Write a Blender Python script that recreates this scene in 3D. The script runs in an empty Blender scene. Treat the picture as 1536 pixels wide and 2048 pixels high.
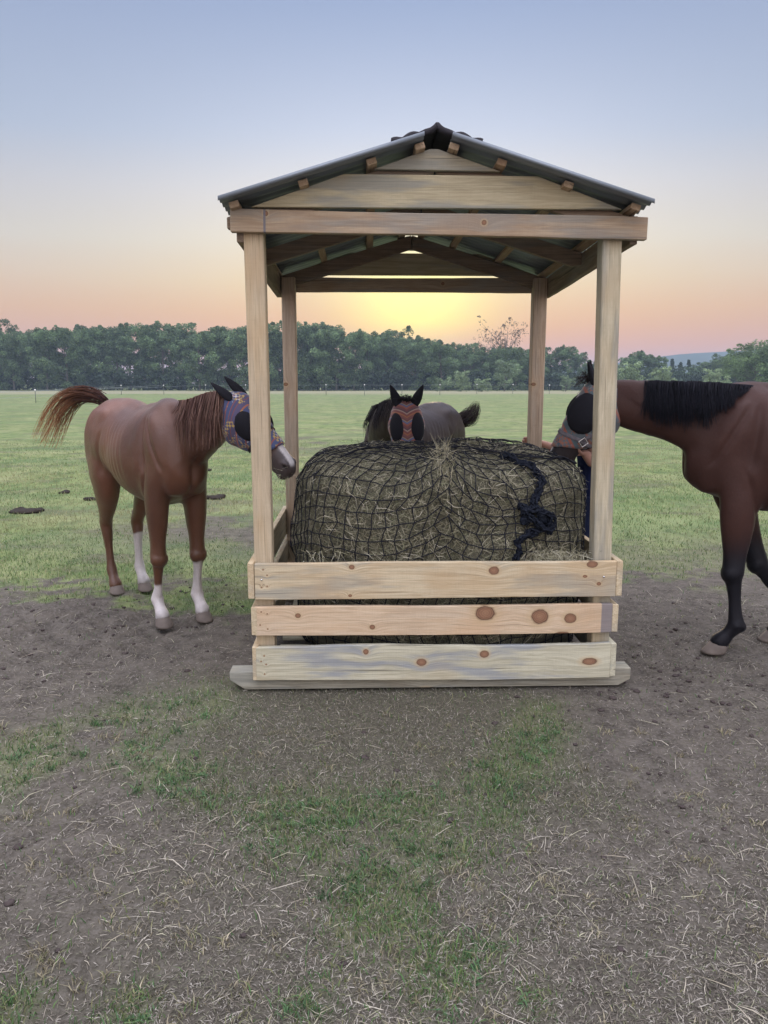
import bpy, bmesh, math, random
import numpy as np
from mathutils import Vector, Matrix

rng = np.random.default_rng(7)
random.seed(7)
sc = bpy.context.scene
COL = sc.collection
R = math.radians

# ------------------------------------------------------------------ camera
F = 1538.0; PITCH = R(9.52); CH = 1.6
cam = bpy.data.cameras.new('camera'); camo = bpy.data.objects.new('camera', cam); COL.objects.link(camo)
camo.location = (0, 0, CH); camo.rotation_euler = (R(90) - PITCH, 0, 0)
cam.sensor_fit = 'VERTICAL'; cam.sensor_height = 24.0; cam.lens = 24.0 * F / 2048.0
cam.clip_start = 0.05; cam.clip_end = 6000
sc.camera = camo
sc.render.resolution_x = 768; sc.render.resolution_y = 1024
sc.view_settings.view_transform = 'Standard'; sc.view_settings.look = 'None'
sc.view_settings.exposure = 0.12; sc.view_settings.gamma = 1.0
sc.cycles.volume_bounces = 0
sc.cycles.max_bounces = 6; sc.cycles.diffuse_bounces = 3; sc.cycles.transparent_max_bounces = 6

def at(x, y, Y):
    """photo pixel + distance ahead -> a point of the place"""
    u = (x - 768) / F; v = -(y - 1024) / F
    ry = math.cos(PITCH) + v * math.sin(PITCH); rz = -math.sin(PITCH) + v * math.cos(PITCH)
    t = Y / ry
    return Vector((u * t, Y, CH + rz * t))
def gnd(x, y):
    Y = CH / math.tan(math.atan((y - 1024) / F) + PITCH)
    return at(x, y, Y)

# ------------------------------------------------------------------ sky
SUN_AZ = R(2.3); SUN_EL = R(5.4)
SD = Vector((math.sin(SUN_AZ) * math.cos(SUN_EL), math.cos(SUN_AZ) * math.cos(SUN_EL), math.sin(SUN_EL)))
def lin(r, g, b):
    f = lambda c: (c / 255 / 12.92) if c / 255 <= .04045 else ((c / 255 + .055) / 1.055) ** 2.4
    return (f(r), f(g), f(b), 1)
world = bpy.data.worlds.new('World'); sc.world = world; world.use_nodes = True
nt = world.node_tree; nt.nodes.clear()
def N(tree, typ, **kw):
    n = tree.nodes.new(typ)
    for k, v in kw.items():
        setattr(n, k, v)
    return n
def M(tree, op, a, b=None, c=None, clamp=False):
    n = tree.nodes.new('ShaderNodeMath'); n.operation = op; n.use_clamp = clamp
    for i, v in enumerate((a, b, c)):
        if v is None: continue
        if isinstance(v, (int, float)): n.inputs[i].default_value = v
        else: tree.links.new(v, n.inputs[i])
    return n.outputs[0]
def ramp(tree, fac, stops, interp='LINEAR'):
    n = tree.nodes.new('ShaderNodeValToRGB'); n.color_ramp.interpolation = interp
    el = n.color_ramp.elements
    while len(el) > 1: el.remove(el[-1])
    el[0].position = stops[0][0]; el[0].color = stops[0][1]
    for p, c in stops[1:]:
        e = el.new(p); e.color = c
    if fac is not None: tree.links.new(fac, n.inputs[0])
    return n.outputs[0]
def mixc(tree, fac, a, b, mode='MIX'):
    n = tree.nodes.new('ShaderNodeMix'); n.data_type = 'RGBA'; n.blend_type = mode; n.clamp_factor = True
    for s, v in ((n.inputs[0], fac), (n.inputs[6], a), (n.inputs[7], b)):
        if isinstance(v, (int, float)): s.default_value = v
        elif isinstance(v, (tuple, list)): s.default_value = tuple(v) if len(v) == 4 else tuple(v) + (1,)
        else: tree.links.new(v, s)
    return n.outputs[2]
tc = N(nt, 'ShaderNodeTexCoord'); sep = N(nt, 'ShaderNodeSeparateXYZ')
nt.links.new(tc.outputs['Generated'], sep.inputs[0])
sx, sy, sz = sep.outputs
elev = M(nt, 'MULTIPLY', M(nt, 'ARCSINE', sz), 180 / math.pi)        # degrees
ef = M(nt, 'DIVIDE', M(nt, 'ADD', elev, 5), 95, clamp=True)
st = lambda e: (e + 5) / 95
sky = ramp(nt, ef, [(0, lin(150, 120, 120)), (st(0), lin(196, 138, 132)), (st(2.4), lin(217, 154, 128)), (st(5), lin(220, 176, 138)), (st(7.3), lin(214, 193, 173)),
                    (st(9.5), lin(206, 200, 192)), (st(12.6), lin(192, 192, 198)), (st(16), lin(170, 182, 203)), (st(24.5), lin(147, 162, 194)), (st(32), lin(132, 152, 196)), (st(90), lin(150, 170, 205))])
halc = ramp(nt, ef, [(0, lin(180, 130, 110)), (st(1), lin(246, 152, 112)), (st(4), lin(255, 192, 124)), (st(7), lin(255, 226, 172)), (st(10), lin(255, 241, 214)), (st(13), lin(246, 240, 234)), (st(17), lin(216, 222, 238)), (st(24.5), lin(168, 186, 220)), (st(40), lin(150, 170, 210))])
dotn = N(nt, 'ShaderNodeVectorMath', operation='DOT_PRODUCT'); nt.links.new(tc.outputs['Generated'], dotn.inputs[0]); dotn.inputs[1].default_value = SD
ang = M(nt, 'MULTIPLY', M(nt, 'ARCCOSINE', M(nt, 'MINIMUM', dotn.outputs['Value'], 0.99999)), 180 / math.pi)
# flattened glow: distance in azimuth counts less than in height
core = M(nt, 'POWER', 2.718, M(nt, 'MULTIPLY', M(nt, 'POWER', M(nt, 'DIVIDE', ang, 4.7), 2.0), -1))
halo = M(nt, 'POWER', 2.718, M(nt, 'MULTIPLY', M(nt, 'POWER', M(nt, 'DIVIDE', ang, 19.0), 2.0), -1))
c1 = mixc(nt, M(nt, 'MULTIPLY', halo, 1.0), sky, halc)
c2 = mixc(nt, M(nt, 'MULTIPLY', core, 1.0), c1, ramp(nt, ef, [(st(0), (1.0, .42, .16, 1)), (st(2.6), (1.2, .72, .20, 1)), (st(4.4), (1.5, 1.15, .27, 1)), (st(7), (1.5, 1.35, .46, 1)), (st(11), (1.15, 1.05, .6, 1))]))
# the rest of the dome (overhead and behind) is boosted beyond the real evening sky to light the yard
up = M(nt, 'MULTIPLY', M(nt, 'DIVIDE', M(nt, 'SUBTRACT', elev, 27), 30, clamp=True), 3.7)
back = M(nt, 'MULTIPLY', M(nt, 'MULTIPLY', M(nt, 'ADD', M(nt, 'MULTIPLY', sy, -1), -0.0), 1.0, clamp=True), 1.9)
gain = M(nt, 'ADD', 1.0, M(nt, 'ADD', up, back))
c3 = mixc(nt, M(nt, 'MULTIPLY', M(nt, 'SUBTRACT', gain, 1, clamp=True), 0.75), c2, lin(196, 190, 196))
bg = N(nt, 'ShaderNodeBackground'); nt.links.new(c3, bg.inputs[0]); nt.links.new(gain, bg.inputs[1])
wo = N(nt, 'ShaderNodeOutputWorld'); nt.links.new(bg.outputs[0], wo.inputs[0])

sun = bpy.data.lights.new('sun', 'SUN'); sun.energy = 0.5; sun.angle = R(12); sun.color = (1.0, 0.72, 0.42)
suno = bpy.data.objects.new('sun', sun); COL.objects.link(suno)
suno.rotation_euler = (-Vector((math.sin(SUN_AZ), math.cos(SUN_AZ), math.tan(R(7))))).to_track_quat('-Z', 'Y').to_euler()

# ------------------------------------------------------------------ helpers
def tag(o, label=None, cat=None, group=None, kind=None):
    for k, v in (('label', label), ('category', cat), ('group', group), ('kind', kind)):
        if v: o[k] = v
    return o
def empty(name, loc, rz=0):
    o = bpy.data.objects.new(name, None); COL.objects.link(o); o.location = loc; o.rotation_euler = (0, 0, rz)
    o.empty_display_size = .1
    return o
def link(name, me, mat=None, parent=None):
    o = bpy.data.objects.new(name, me); COL.objects.link(o)
    if mat is not None:
        me.materials.clear(); me.materials.append(mat)
    if parent is not None: o.parent = parent
    return o
def np_mesh(name, V, quads=None, tris=None, smooth=False):
    me = bpy.data.meshes.new(name)
    V = np.asarray(V, dtype=np.float32)
    me.vertices.add(len(V)); me.vertices.foreach_set('co', V.ravel())
    idx = []; starts = []; s = 0; nl = []
    if quads is not None and len(quads):
        q = np.asarray(quads, dtype=np.int32); idx.append(q.ravel()); starts.append(np.arange(len(q)) * 4 + s); s += len(q) * 4; nl.append(np.full(len(q), 4))
    if tris is not None and len(tris):
        q = np.asarray(tris, dtype=np.int32); idx.append(q.ravel()); starts.append(np.arange(len(q)) * 3 + s); s += len(q) * 3; nl.append(np.full(len(q), 3))
    idx = np.concatenate(idx); starts = np.concatenate(starts)
    me.loops.add(len(idx)); me.loops.foreach_set('vertex_index', idx.astype(np.int32))
    me.polygons.add(len(starts)); me.polygons.foreach_set('loop_start', starts.astype(np.int32))
    me.update(calc_edges=True)
    if smooth: me.polygons.foreach_set('use_smooth', np.ones(len(me.polygons), dtype=bool))
    return me
def set_col(me, C, name='col'):
    C = np.asarray(C, dtype=np.float32)
    if C.shape[1] == 3: C = np.hstack([C, np.ones((len(C), 1), dtype=np.float32)])
    a = me.color_attributes.new(name, 'FLOAT_COLOR', 'POINT'); a.data.foreach_set('color', C.ravel())
def arr0(*a): return np.array(a, float)
def nrm(a):
    return a / (np.linalg.norm(a, axis=-1, keepdims=True) + 1e-9)

_perm = rng.permutation(512)
_rv = rng.random(512)
def vnoise(x, y, seed=0):
    xi = np.floor(x).astype(int); yi = np.floor(y).astype(int); xf = x - xi; yf = y - yi
    h = lambda a, b: _rv[(_perm[(a + seed * 37) % 512] + b * 57 + seed * 11) % 512]
    u = xf * xf * (3 - 2 * xf); v = yf * yf * (3 - 2 * yf)
    return (h(xi, yi) * (1 - u) + h(xi + 1, yi) * u) * (1 - v) + (h(xi, yi + 1) * (1 - u) + h(xi + 1, yi + 1) * u) * v
def fbm(x, y, o=4, seed=0):
    s = 0; a = .5; t = 0
    for k in range(o):
        s = s + a * vnoise(x * 2 ** k + k * 13.7, y * 2 ** k + k * 7.1, seed + k); t += a; a *= .5
    return s / t

def material(name):
    m = bpy.data.materials.new(name); m.use_nodes = True; t = m.node_tree
    b = t.nodes['Principled BSDF']
    return m, t, b
def noise(t, vec, scale, detail=4, rough=.55, dist=0):
    n = t.nodes.new('ShaderNodeTexNoise'); n.inputs['Scale'].default_value = scale; n.inputs['Detail'].default_value = detail
    n.inputs['Roughness'].default_value = rough; n.inputs['Distortion'].default_value = dist
    if vec is not None: t.links.new(vec, n.inputs['Vector'])
    return n.outputs['Fac']
def mapping(t, vec, scale=(1, 1, 1), loc=(0, 0, 0)):
    n = t.nodes.new('ShaderNodeMapping'); n.inputs['Scale'].default_value = scale; n.inputs['Location'].default_value = loc
    t.links.new(vec, n.inputs['Vector']); return n.outputs[0]
def bump(t, h, b, strength=.3, dist=.01):
    n = t.nodes.new('ShaderNodeBump'); n.inputs['Strength'].default_value = strength; n.inputs['Distance'].default_value = dist
    t.links.new(h, n.inputs['Height']); t.links.new(n.outputs[0], b.inputs['Normal'])
def flat(name, rgb, rough=.7, metal=0, nscale=20, var=.25, bmp=.0):
    m, t, b = material(name); o = t.nodes.new('ShaderNodeTexCoord').outputs['Object']; b.inputs['Specular IOR Level'].default_value = .18
    f = noise(t, o, nscale)
    c = mixc(t, f, tuple(x * (1 - var) for x in rgb) + (1,), tuple(min(1, x * (1 + var)) for x in rgb) + (1,))
    t.links.new(c, b.inputs['Base Color']); b.inputs['Roughness'].default_value = rough; b.inputs['Metallic'].default_value = metal
    if bmp: bump(t, noise(t, o, nscale * 4), b, bmp)
    return m
def vcol_mat(name, rough=.8, spec=.3, transl=0, nscale=0, namp=.3, attr='col', bmp=0, sheen=0):
    m, t, b = material(name)
    a = t.nodes.new('ShaderNodeAttribute'); a.attribute_name = attr; c = a.outputs['Color']
    if nscale:
        o = t.nodes.new('ShaderNodeTexCoord').outputs['Object']
        f = noise(t, o, nscale)
        v = M(t, 'ADD', M(t, 'MULTIPLY', f, 2 * namp), 1 - namp)
        n = t.nodes.new('ShaderNodeVectorMath'); n.operation = 'SCALE'; t.links.new(c, n.inputs[0]); t.links.new(v, n.inputs['Scale']); c = n.outputs[0]
        if bmp: bump(t, noise(t, o, nscale * 6), b, bmp, .004)
    t.links.new(c, b.inputs['Base Color']); b.inputs['Roughness'].default_value = rough
    b.inputs['Specular IOR Level'].default_value = spec
    if sheen:
        b.inputs['Sheen Weight'].default_value = sheen; b.inputs['Sheen Roughness'].default_value = .35
    if transl:
        out = t.nodes['Material Output']; tr = t.nodes.new('ShaderNodeBsdfTranslucent'); t.links.new(c, tr.inputs[0])
        mx = t.nodes.new('ShaderNodeMixShader'); mx.inputs[0].default_value = transl
        t.links.new(b.outputs[0], mx.inputs[1]); t.links.new(tr.outputs[0], mx.inputs[2]); t.links.new(mx.outputs[0], out.inputs[0])
    return m

def strips(name, A, Bm, C, side, w, col, mat, parent=None, taper=.25):
    """many thin bent blades: start A, middle Bm, end C (n,3)"""
    n = len(A); w = np.asarray(w).reshape(-1, 1) * .5
    V = np.stack([A - side * w, A + side * w, Bm - side * w * .9, Bm + side * w * .9, C - side * w * taper, C + side * w * taper], axis=1).reshape(-1, 3)
    b = (np.arange(n) * 6)[:, None]
    Q = np.concatenate([b + np.array([[0, 1, 3, 2]]), b + np.array([[2, 3, 5, 4]])])
    me = np_mesh(name, V, Q); set_col(me, np.repeat(col, 6, axis=0))
    return link(name, me, mat, parent)

def tubes(name, A, B, r, mat, parent=None, k=5):
    """independent short tubes A->B"""
    A = np.asarray(A, float); B = np.asarray(B, float); n = len(A); r = np.broadcast_to(np.asarray(r, float), (n,))
    d = nrm(B - A); ref = np.where(np.abs(d[:, 2:3]) > .9, np.array([[1., 0, 0]]), np.array([[0, 0, 1.]]))
    u = nrm(np.cross(d, ref)); v = np.cross(d, u)
    th = np.arange(k) * 2 * math.pi / k
    ring = (np.cos(th)[None, :, None] * u[:, None, :] + np.sin(th)[None, :, None] * v[:, None, :]) * r[:, None, None]
    V = np.concatenate([(A[:, None] - d[:, None] * r[:, None, None] * .4) + ring, (B[:, None] + d[:, None] * r[:, None, None] * .4) + ring], axis=1).reshape(-1, 3)
    b = (np.arange(n) * 2 * k)[:, None]
    i = np.arange(k); q = np.stack([i, (i + 1) % k, (i + 1) % k + k, i + k], axis=1)
    Q = (b[:, :, None] + q[None]).reshape(-1, 4)
    return link(name, np_mesh(name, V, Q, smooth=True), mat, parent)

def catmull(P, m):
    P = np.asarray(P, float); n = len(P)
    E = np.vstack([2 * P[0] - P[1], P, 2 * P[-1] - P[-2]]); out = []
    for i in range(n - 1):
        p0, p1, p2, p3 = E[i:i + 4]
        for k in range(m):
            t = k / m
            out.append(.5 * ((2 * p1) + (-p0 + p2) * t + (2 * p0 - 5 * p1 + 4 * p2 - p3) * t * t + (-p0 + 3 * p1 - 3 * p2 + p3) * t ** 3))
    out.append(P[-1]); return np.array(out)

class Soup:
    def __init__(s): s.V = []; s.Q = []; s.T = []; s.n = 0
    def add(s, V, Q=(), T=()):
        s.V.append(np.asarray(V, float))
        if len(Q): s.Q.append(np.asarray(Q) + s.n)
        if len(T): s.T.append(np.asarray(T) + s.n)
        s.n += len(V)
    def loft(s, C, S, U, rs, ru, k=20, power=2.0, egg=0.0):
        """rings at C with side axis S (radius rs) and up axis U (radius ru)"""
        C = np.asarray(C, float); n = len(C)
        S = np.broadcast_to(np.asarray(S, float), (n, 3)); U = np.broadcast_to(np.asarray(U, float), (n, 3))
        rs = np.broadcast_to(np.asarray(rs, float), (n,)); ru = np.broadcast_to(np.asarray(ru, float), (n,)); egg = np.broadcast_to(np.asarray(egg, float), (n,))
        th = np.arange(k) * 2 * math.pi / k
        c = np.sign(np.cos(th)) * np.abs(np.cos(th)) ** (2 / power); q = np.sign(np.sin(th)) * np.abs(np.sin(th)) ** (2 / power)
        ww = 1 + egg[:, None] * (-q[None])     # egg>0: wider below
        V = C[:, None] + S[:, None] * (rs[:, None] * c[None] * ww)[..., None] + U[:, None] * (ru[:, None] * q[None])[..., None]
        V = V.reshape(-1, 3); i = np.arange(k)
        Q = np.concatenate([np.stack([j * k + i, j * k + (i + 1) % k, (j + 1) * k + (i + 1) % k, (j + 1) * k + i], axis=1) for j in range(n - 1)])
        T = []
        V = np.vstack([V, C[0], C[-1]]); a = n * k
        T = np.concatenate([np.stack([np.full(k, a), (i + 1) % k, i], axis=1), np.stack([np.full(k, a + 1), (n - 1) * k + i, (n - 1) * k + (i + 1) % k], axis=1)])
        s.add(V, Q, T)
    def limb(s, P, ra, rb, front, m=5, k=16):
        """tapering limb along P; ra = radius along 'front' axis, rb = across"""
        D = catmull(np.column_stack([P, ra, rb]), m)
        C = D[:, :3]; t = nrm(np.gradient(C, axis=0)); f = np.asarray(front, float)
        S = nrm(np.cross(t, f)); U = nrm(np.cross(S, t))
        s.loft(C, S, U, D[:, 4], D[:, 3], k)
    def ball(s, c, ax, rad, k=14):
        ax = np.asarray(ax, float); th = np.linspace(0, math.pi, k // 2 + 1)[1:-1]
        n = len(th); C = np.asarray(c, float) + np.cos(th)[:, None] * ax[0] * rad[0]
        s.loft(C, ax[1], ax[2], np.sin(th) * rad[1], np.sin(th) * rad[2], k)
    def mesh(s, name, smooth=True):
        return np_mesh(name, np.vstack(s.V), np.vstack(s.Q) if s.Q else None, np.vstack(s.T) if s.T else None, smooth)

def remesh(soup, name, voxel, iters, factor=.5):
    me = soup.mesh(name); o = link(name, me)
    md = o.modifiers.new('r', 'REMESH'); md.mode = 'VOXEL'; md.voxel_size = voxel; md.use_smooth_shade = True
    if iters:
        s2 = o.modifiers.new('s', 'SMOOTH'); s2.iterations = iters; s2.factor = factor
    dg = bpy.context.evaluated_depsgraph_get(); dg.update()
    out = bpy.data.meshes.new_from_object(o.evaluated_get(dg))
    bpy.data.objects.remove(o); bpy.data.meshes.remove(me)
    out.polygons.foreach_set('use_smooth', np.ones(len(out.polygons), dtype=bool))
    out.name = name
    return out
def get_v(me):
    a = np.empty(len(me.vertices) * 3, dtype=np.float32); me.vertices.foreach_get('co', a); return a.reshape(-1, 3).astype(float)
def get_n(me):
    a = np.empty(len(me.vertices) * 3, dtype=np.float32); me.vertex_normals.foreach_get('vector', a); return a.reshape(-1, 3).astype(float)
def set_v(me, V):
    me.vertices.foreach_set('co', np.asarray(V, dtype=np.float32).ravel()); me.update()
def smst(x, a, b):
    t = np.clip((x - a) / (b - a), 0, 1); return t * t * (3 - 2 * t)

# ------------------------------------------------------------------ ground
def blob(X, Y, cx, cy, rx, ry=None):
    ry = ry or rx
    return np.exp(-(((X - cx) / rx) ** 2 + ((Y - cy) / ry) ** 2))
GREENS = [(40, 1520, .22), (130, 1490, .24), (250, 1460, .22), (330, 1420, .26), (400, 1400, .2), (330, 1540, .12), (410, 1570, .13), (455, 1545, .1),
          (620, 1640, .2), (700, 1650, .16), (560, 1610, .12), (760, 1700, .12), (850, 1620, .16), (900, 1740, .18), (740, 1780, .13), (860, 1850, .14), (930, 1880, .1),
          (1040, 1520, .14), (1060, 1480, .14), (1080, 1440, .13), (990, 1560, .12), (1000, 1620, .1), (620, 1980, .08), (870, 1960, .08), (960, 1800, .08), (1100, 1420, .12),
          (700, 1860, .08), (30, 2000, .06), (250, 2010, .07), (1070, 1980, .05)]
GP = [(gnd(x, y), r) for x, y, r in GREENS]
def masks(X, Y):
    n1 = fbm(X * 1.1, Y * 1.1, 4, 3); n2 = fbm(X * .35 + 9, Y * .35, 3, 5); n3 = fbm(X * 3.1, Y * 3.1, 4, 8); n4 = fbm(X * 11, Y * 11, 3, 9)
    # pasture beyond the trampled ring round the feeder
    lim = np.where(X < -.4, 5.55 + .1 * np.clip(-X - 1, 0, 3), 5.55 + .22 * np.clip(X, 0, 3))
    field = smst(Y + (n1 - .5) * 1.8 + (n3 - .5) * 1.5 + (n4 - .5) * 1.0, lim - .15, lim + .35)
    dirt_patch = blob(X, Y, -1.75, 8.9, 1.15, 1.35) * smst(n1, .25, .5) * 1.5
    dirt_patch = np.clip(dirt_patch + .8 * blob(X, Y, -.9, 7.6, .7, .7), 0, 1)
    dirt_patch = np.clip(dirt_patch + 1.1 * blob(X, Y, -2.2, 21, 2.3, 2.6) * smst(n1, .3, .55), 0, 1)
    rt = blob(X, Y, 3.2, 6.6, 2.2, 1.3) * .75 * smst(n1 + .3 * n3, .3, .8)
    green = field * (1 - .9 * dirt_patch) * (1 - rt)
    g2 = 0
    for p, r in GP: g2 = g2 + blob(X, Y, p.x, p.y, r, r * 1.25)
    green = np.clip(green + np.clip(g2, 0, 1) * smst(n3, .22, .55) * (Y < 4.6), 0, 1)
    # the short dry turf in front of the feeder
    dry = smst(X + (n1 - .5) * .5, -.95, -.7) * (1 - smst(X + (n1 - .5) * .5, .7, 1.0)) * smst(Y, 2.45, 2.8) * (1 - smst(Y, 3.9, 4.2))
    dry = np.clip(dry + .55 * blob(X, Y, -.1, 1.95, .95, .5) + .45 * smst(n2, .45, .6) * (Y < 3.0), 0, 1)
    return green, dry, dirt_patch
def height(X, Y):
    near = 1 / (1 + (np.maximum(Y, 0) / 14) ** 2)
    h = (fbm(X * 1.3, Y * 1.3, 4, 11) - .5) * .055 + (fbm(X * 6, Y * 6, 3, 14) - .5) * .022
    h = h + (fbm(X * 20, Y * 20, 2, 17) - .5) * .008
    # hoof-poached ground left of the feeder
    p = blob(X, Y, -1.6, 5.2, 1.2, .7) + blob(X, Y, 2.2, 4.6, .9, .6) + .6 * blob(X, Y, -2.4, 4.6, 1, .6)
    h = h + p * (np.abs(fbm(X * 4.5, Y * 4.5, 3, 21) - .5) - .12) * .20
    flatten = 1 - .85 * np.clip(blob(X, Y, .27, 4.75, 1.25, 1.2) * 1.6, 0, 1)
    h = h * flatten * near
    far = (fbm(X * .03, Y * .03, 3, 25) - .5) * .5 * smst(Y, 18, 70) * (1 - smst(Y, 120, 160))
    return h - .012 + far
def spaced(lo, hi, fine_lo, fine_hi, step, grow):
    a = list(np.arange(fine_lo, fine_hi, step)); s = step; v = a[-1]
    while v < hi: s *= grow; v += s; a.append(v)
    s = step; v = a[0]; b = []
    while v > lo: s *= grow; v -= s; b.append(v)
    return np.array(b[::-1] + a)
gx = spaced(-1500, 1500, -2.8, 3.2, .028, 1.06); gy = spaced(-60, 1800, 1.3, 6.6, .028, 1.035)
GX, GY = np.meshgrid(gx, gy)
GZ = height(GX, GY)
nx, ny = len(gx), len(gy)
i = np.arange(nx - 1)[None, :] + nx * np.arange(ny - 1)[:, None]
Q = np.stack([i, i + 1, i + 1 + nx, i + nx], axis=-1).reshape(-1, 4)
me = np_mesh('ground', np.stack([GX, GY, GZ], -1).reshape(-1, 3), Q, smooth=True)
g, d, dp = masks(GX.ravel(), GY.ravel())
g = g * np.where(GY.ravel() < 4.8, .45, 1.0); set_col(me, np.stack([g, d, dp], -1), 'mask')
m, t, b = material('ground_mat')
a = t.nodes.new('ShaderNodeAttribute'); a.attribute_name = 'mask'
sp = t.nodes.new('ShaderNodeSeparateColor'); t.links.new(a.outputs['Color'], sp.inputs[0])
o = t.nodes.new('ShaderNodeTexCoord').outputs['Object']
fine = noise(t, o, 60, 6, .7); mid = noise(t, o, 9, 5, .6); big = noise(t, o, .8, 4); vfar = noise(t, mapping(t, o, (.05, .16, .1)), 1, 5, .6)
dirt = mixc(t, ramp(t, mid, [(.3, (0, 0, 0, 1)), (.7, (1, 1, 1, 1))]), (.053, .046, .036, 1), (.152, .135, .108, 1))
dirt = mixc(t, ramp(t, fine, [(.45, (0, 0, 0, 1)), (.75, (1, 1, 1, 1))]), dirt, (.19, .17, .15, 1))
dryc = mixc(t, fine, (.055, .052, .038, 1), (.165, .152, .112, 1))
grn = mixc(t, mid, (.12, .17, .06, 1), (.27, .32, .125, 1))
tuft = noise(t, mapping(t, o, (1, .55, 1)), 3.2, 6, .7)
grn = mixc(t, ramp(t, tuft, [(.38, (1, 1, 1, 1)), (.55, (0, 0, 0, 1))]), grn, (.085, .135, .05, 1))
grn = mixc(t, ramp(t, big, [(.4, (0, 0, 0, 1)), (.75, (.7, .7, .7, 1))]), grn, (.33, .33, .17, 1))
grn = mixc(t, ramp(t, vfar, [(.5, (0, 0, 0, 1)), (.7, (.6, .6, .6, 1))]), grn, (.17, .25, .10, 1))
patch = noise(t, mapping(t, o, (.45, .9, 1)), 1.3, 6, .65)
grn = mixc(t, ramp(t, patch, [(.53, (0, 0, 0, 1)), (.62, (.8, .8, .8, 1))]), grn, (.15, .15, .09, 1))
patch2 = noise(t, mapping(t, o, (.12, .3, 1)), 1.7, 5, .7)
grn = mixc(t, ramp(t, patch2, [(.5, (0, 0, 0, 1)), (.66, (.7, .7, .7, 1))]), grn, (.10, .17, .07, 1))
gp = t.nodes.new('ShaderNodeSeparateXYZ'); t.links.new(o, gp.inputs[0])
pale = ramp(t, M(t, 'DIVIDE', gp.outputs[1], 200), [(.53, (0, 0, 0, 1)), (.62, (.8, .8, .8, 1)), (.78, (.8, .8, .8, 1)), (.86, (0, 0, 0, 1))])
grn = mixc(t, pale, grn, (.30, .28, .18, 1))
c = mixc(t, sp.outputs[1], dirt, dryc)
c = mixc(t, sp.outputs[0], c, grn)
t.links.new(c, b.inputs['Base Color']); b.inputs['Roughness'].default_value = .95; b.inputs['Specular IOR Level'].default_value = .15
hh = M(t, 'ADD', M(t, 'MULTIPLY', fine, .4), M(t, 'MULTIPLY', mid, 1.2)); bump(t, hh, b, .9, .02)
tag(link('ground', me, m), kind='structure')

STRAW = vcol_mat('straw_mat', .75, .25, .15)
def gz(P): return height(P[:, 0], P[:, 1])
def scatter(n, y0=1.55, y1=9.0, pw=1.0):
    """points inside the seen wedge of ground, denser near the viewer"""
    u = rng.random(n) ** pw; Y = y0 * (y1 / y0) ** u
    X = (rng.random(n) * 2 - 1) * (Y * .56 + .35)
    return X, Y
def lying(n, X, Y, L, w, col, name, lift=.35, curl=.25):
    th = rng.random(n) * math.pi * 2; dirv = np.stack([np.cos(th), np.sin(th), np.zeros(n)], -1)
    perp = np.stack([-np.sin(th), np.cos(th), np.zeros(n)], -1)
    B0 = np.stack([X, Y, height(X, Y)], -1)
    up = np.zeros((n, 3)); up[:, 2] = 1
    l = L[:, None]
    A = B0 - dirv * l * .5 + up * .002; C = B0 + dirv * l * .5 + perp * l * (rng.random((n, 1)) - .5) * curl
    A[:, 2] = height(A[:, 0], A[:, 1]) + .002; C[:, 2] = height(C[:, 0], C[:, 1]) + .003 + rng.random(n) ** 3 * L * lift
    Bm = (A + C) / 2 + perp * l * (rng.random((n, 1)) - .5) * curl; Bm[:, 2] = np.maximum(height(Bm[:, 0], Bm[:, 1]) + .005, (A[:, 2] + C[:, 2]) / 2 + rng.random(n) * .12 * L)
    side = nrm(perp + up * (rng.random((n, 1)) - .5) * 1.2)
    return strips(name, A, Bm, C, side, w, col, STRAW)
def pal(n, cols, jit=.2):
    c = np.array(cols)[rng.integers(0, len(cols), n)]
    return np.clip(c * (1 + (rng.random((n, 1)) - .5) * 2 * jit), 0, 1)
# dead short thatch
n = 270000; X, Y = scatter(n, 1.55, 8.5)
g, d, dp = masks(X, Y); keep = rng.random(n) < np.clip(.46 + .6 * d + .2 * g - .1 * (Y > 5) + 1.5 * (fbm(X * 2.3, Y * 2.3, 4, 41) - .5), .05, 1)
X, Y = X[keep], Y[keep]; n = len(X)
o = lying(n, X, Y, .006 + rng.random(n) ** 2 * .022, .0013 + rng.random(n) * .0016, pal(n, [(.27, .24, .19), (.13, .115, .09), (.40, .37, .31), (.09, .08, .06), (.20, .20, .13), (.16, .14, .11)]), 'dead_grass', .7, .28)
tag(o, 'short dead grass clippings matted over the trampled soil', 'dead grass', kind='stuff')
# straw
n = 8000; X, Y = scatter(n, 1.5, 8.0)
keep = rng.random(n) < np.clip(.30 + 2.2 * (fbm(X * 1.7, Y * 1.7, 4, 31) - .42), .04, 1); X, Y = X[keep], Y[keep]; n = len(X)
o = lying(n, X, Y, .02 + rng.random(n) ** 2.6 * .10, .0014 + rng.random(n) * .0017, pal(n, [(.42, .38, .29), (.52, .48, .38), (.33, .29, .21), (.46, .44, .30)]), 'loose_straw', .25, .16)
tag(o, 'pale loose hay stalks scattered over the soil around the feeder', 'straw', kind='stuff')
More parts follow.
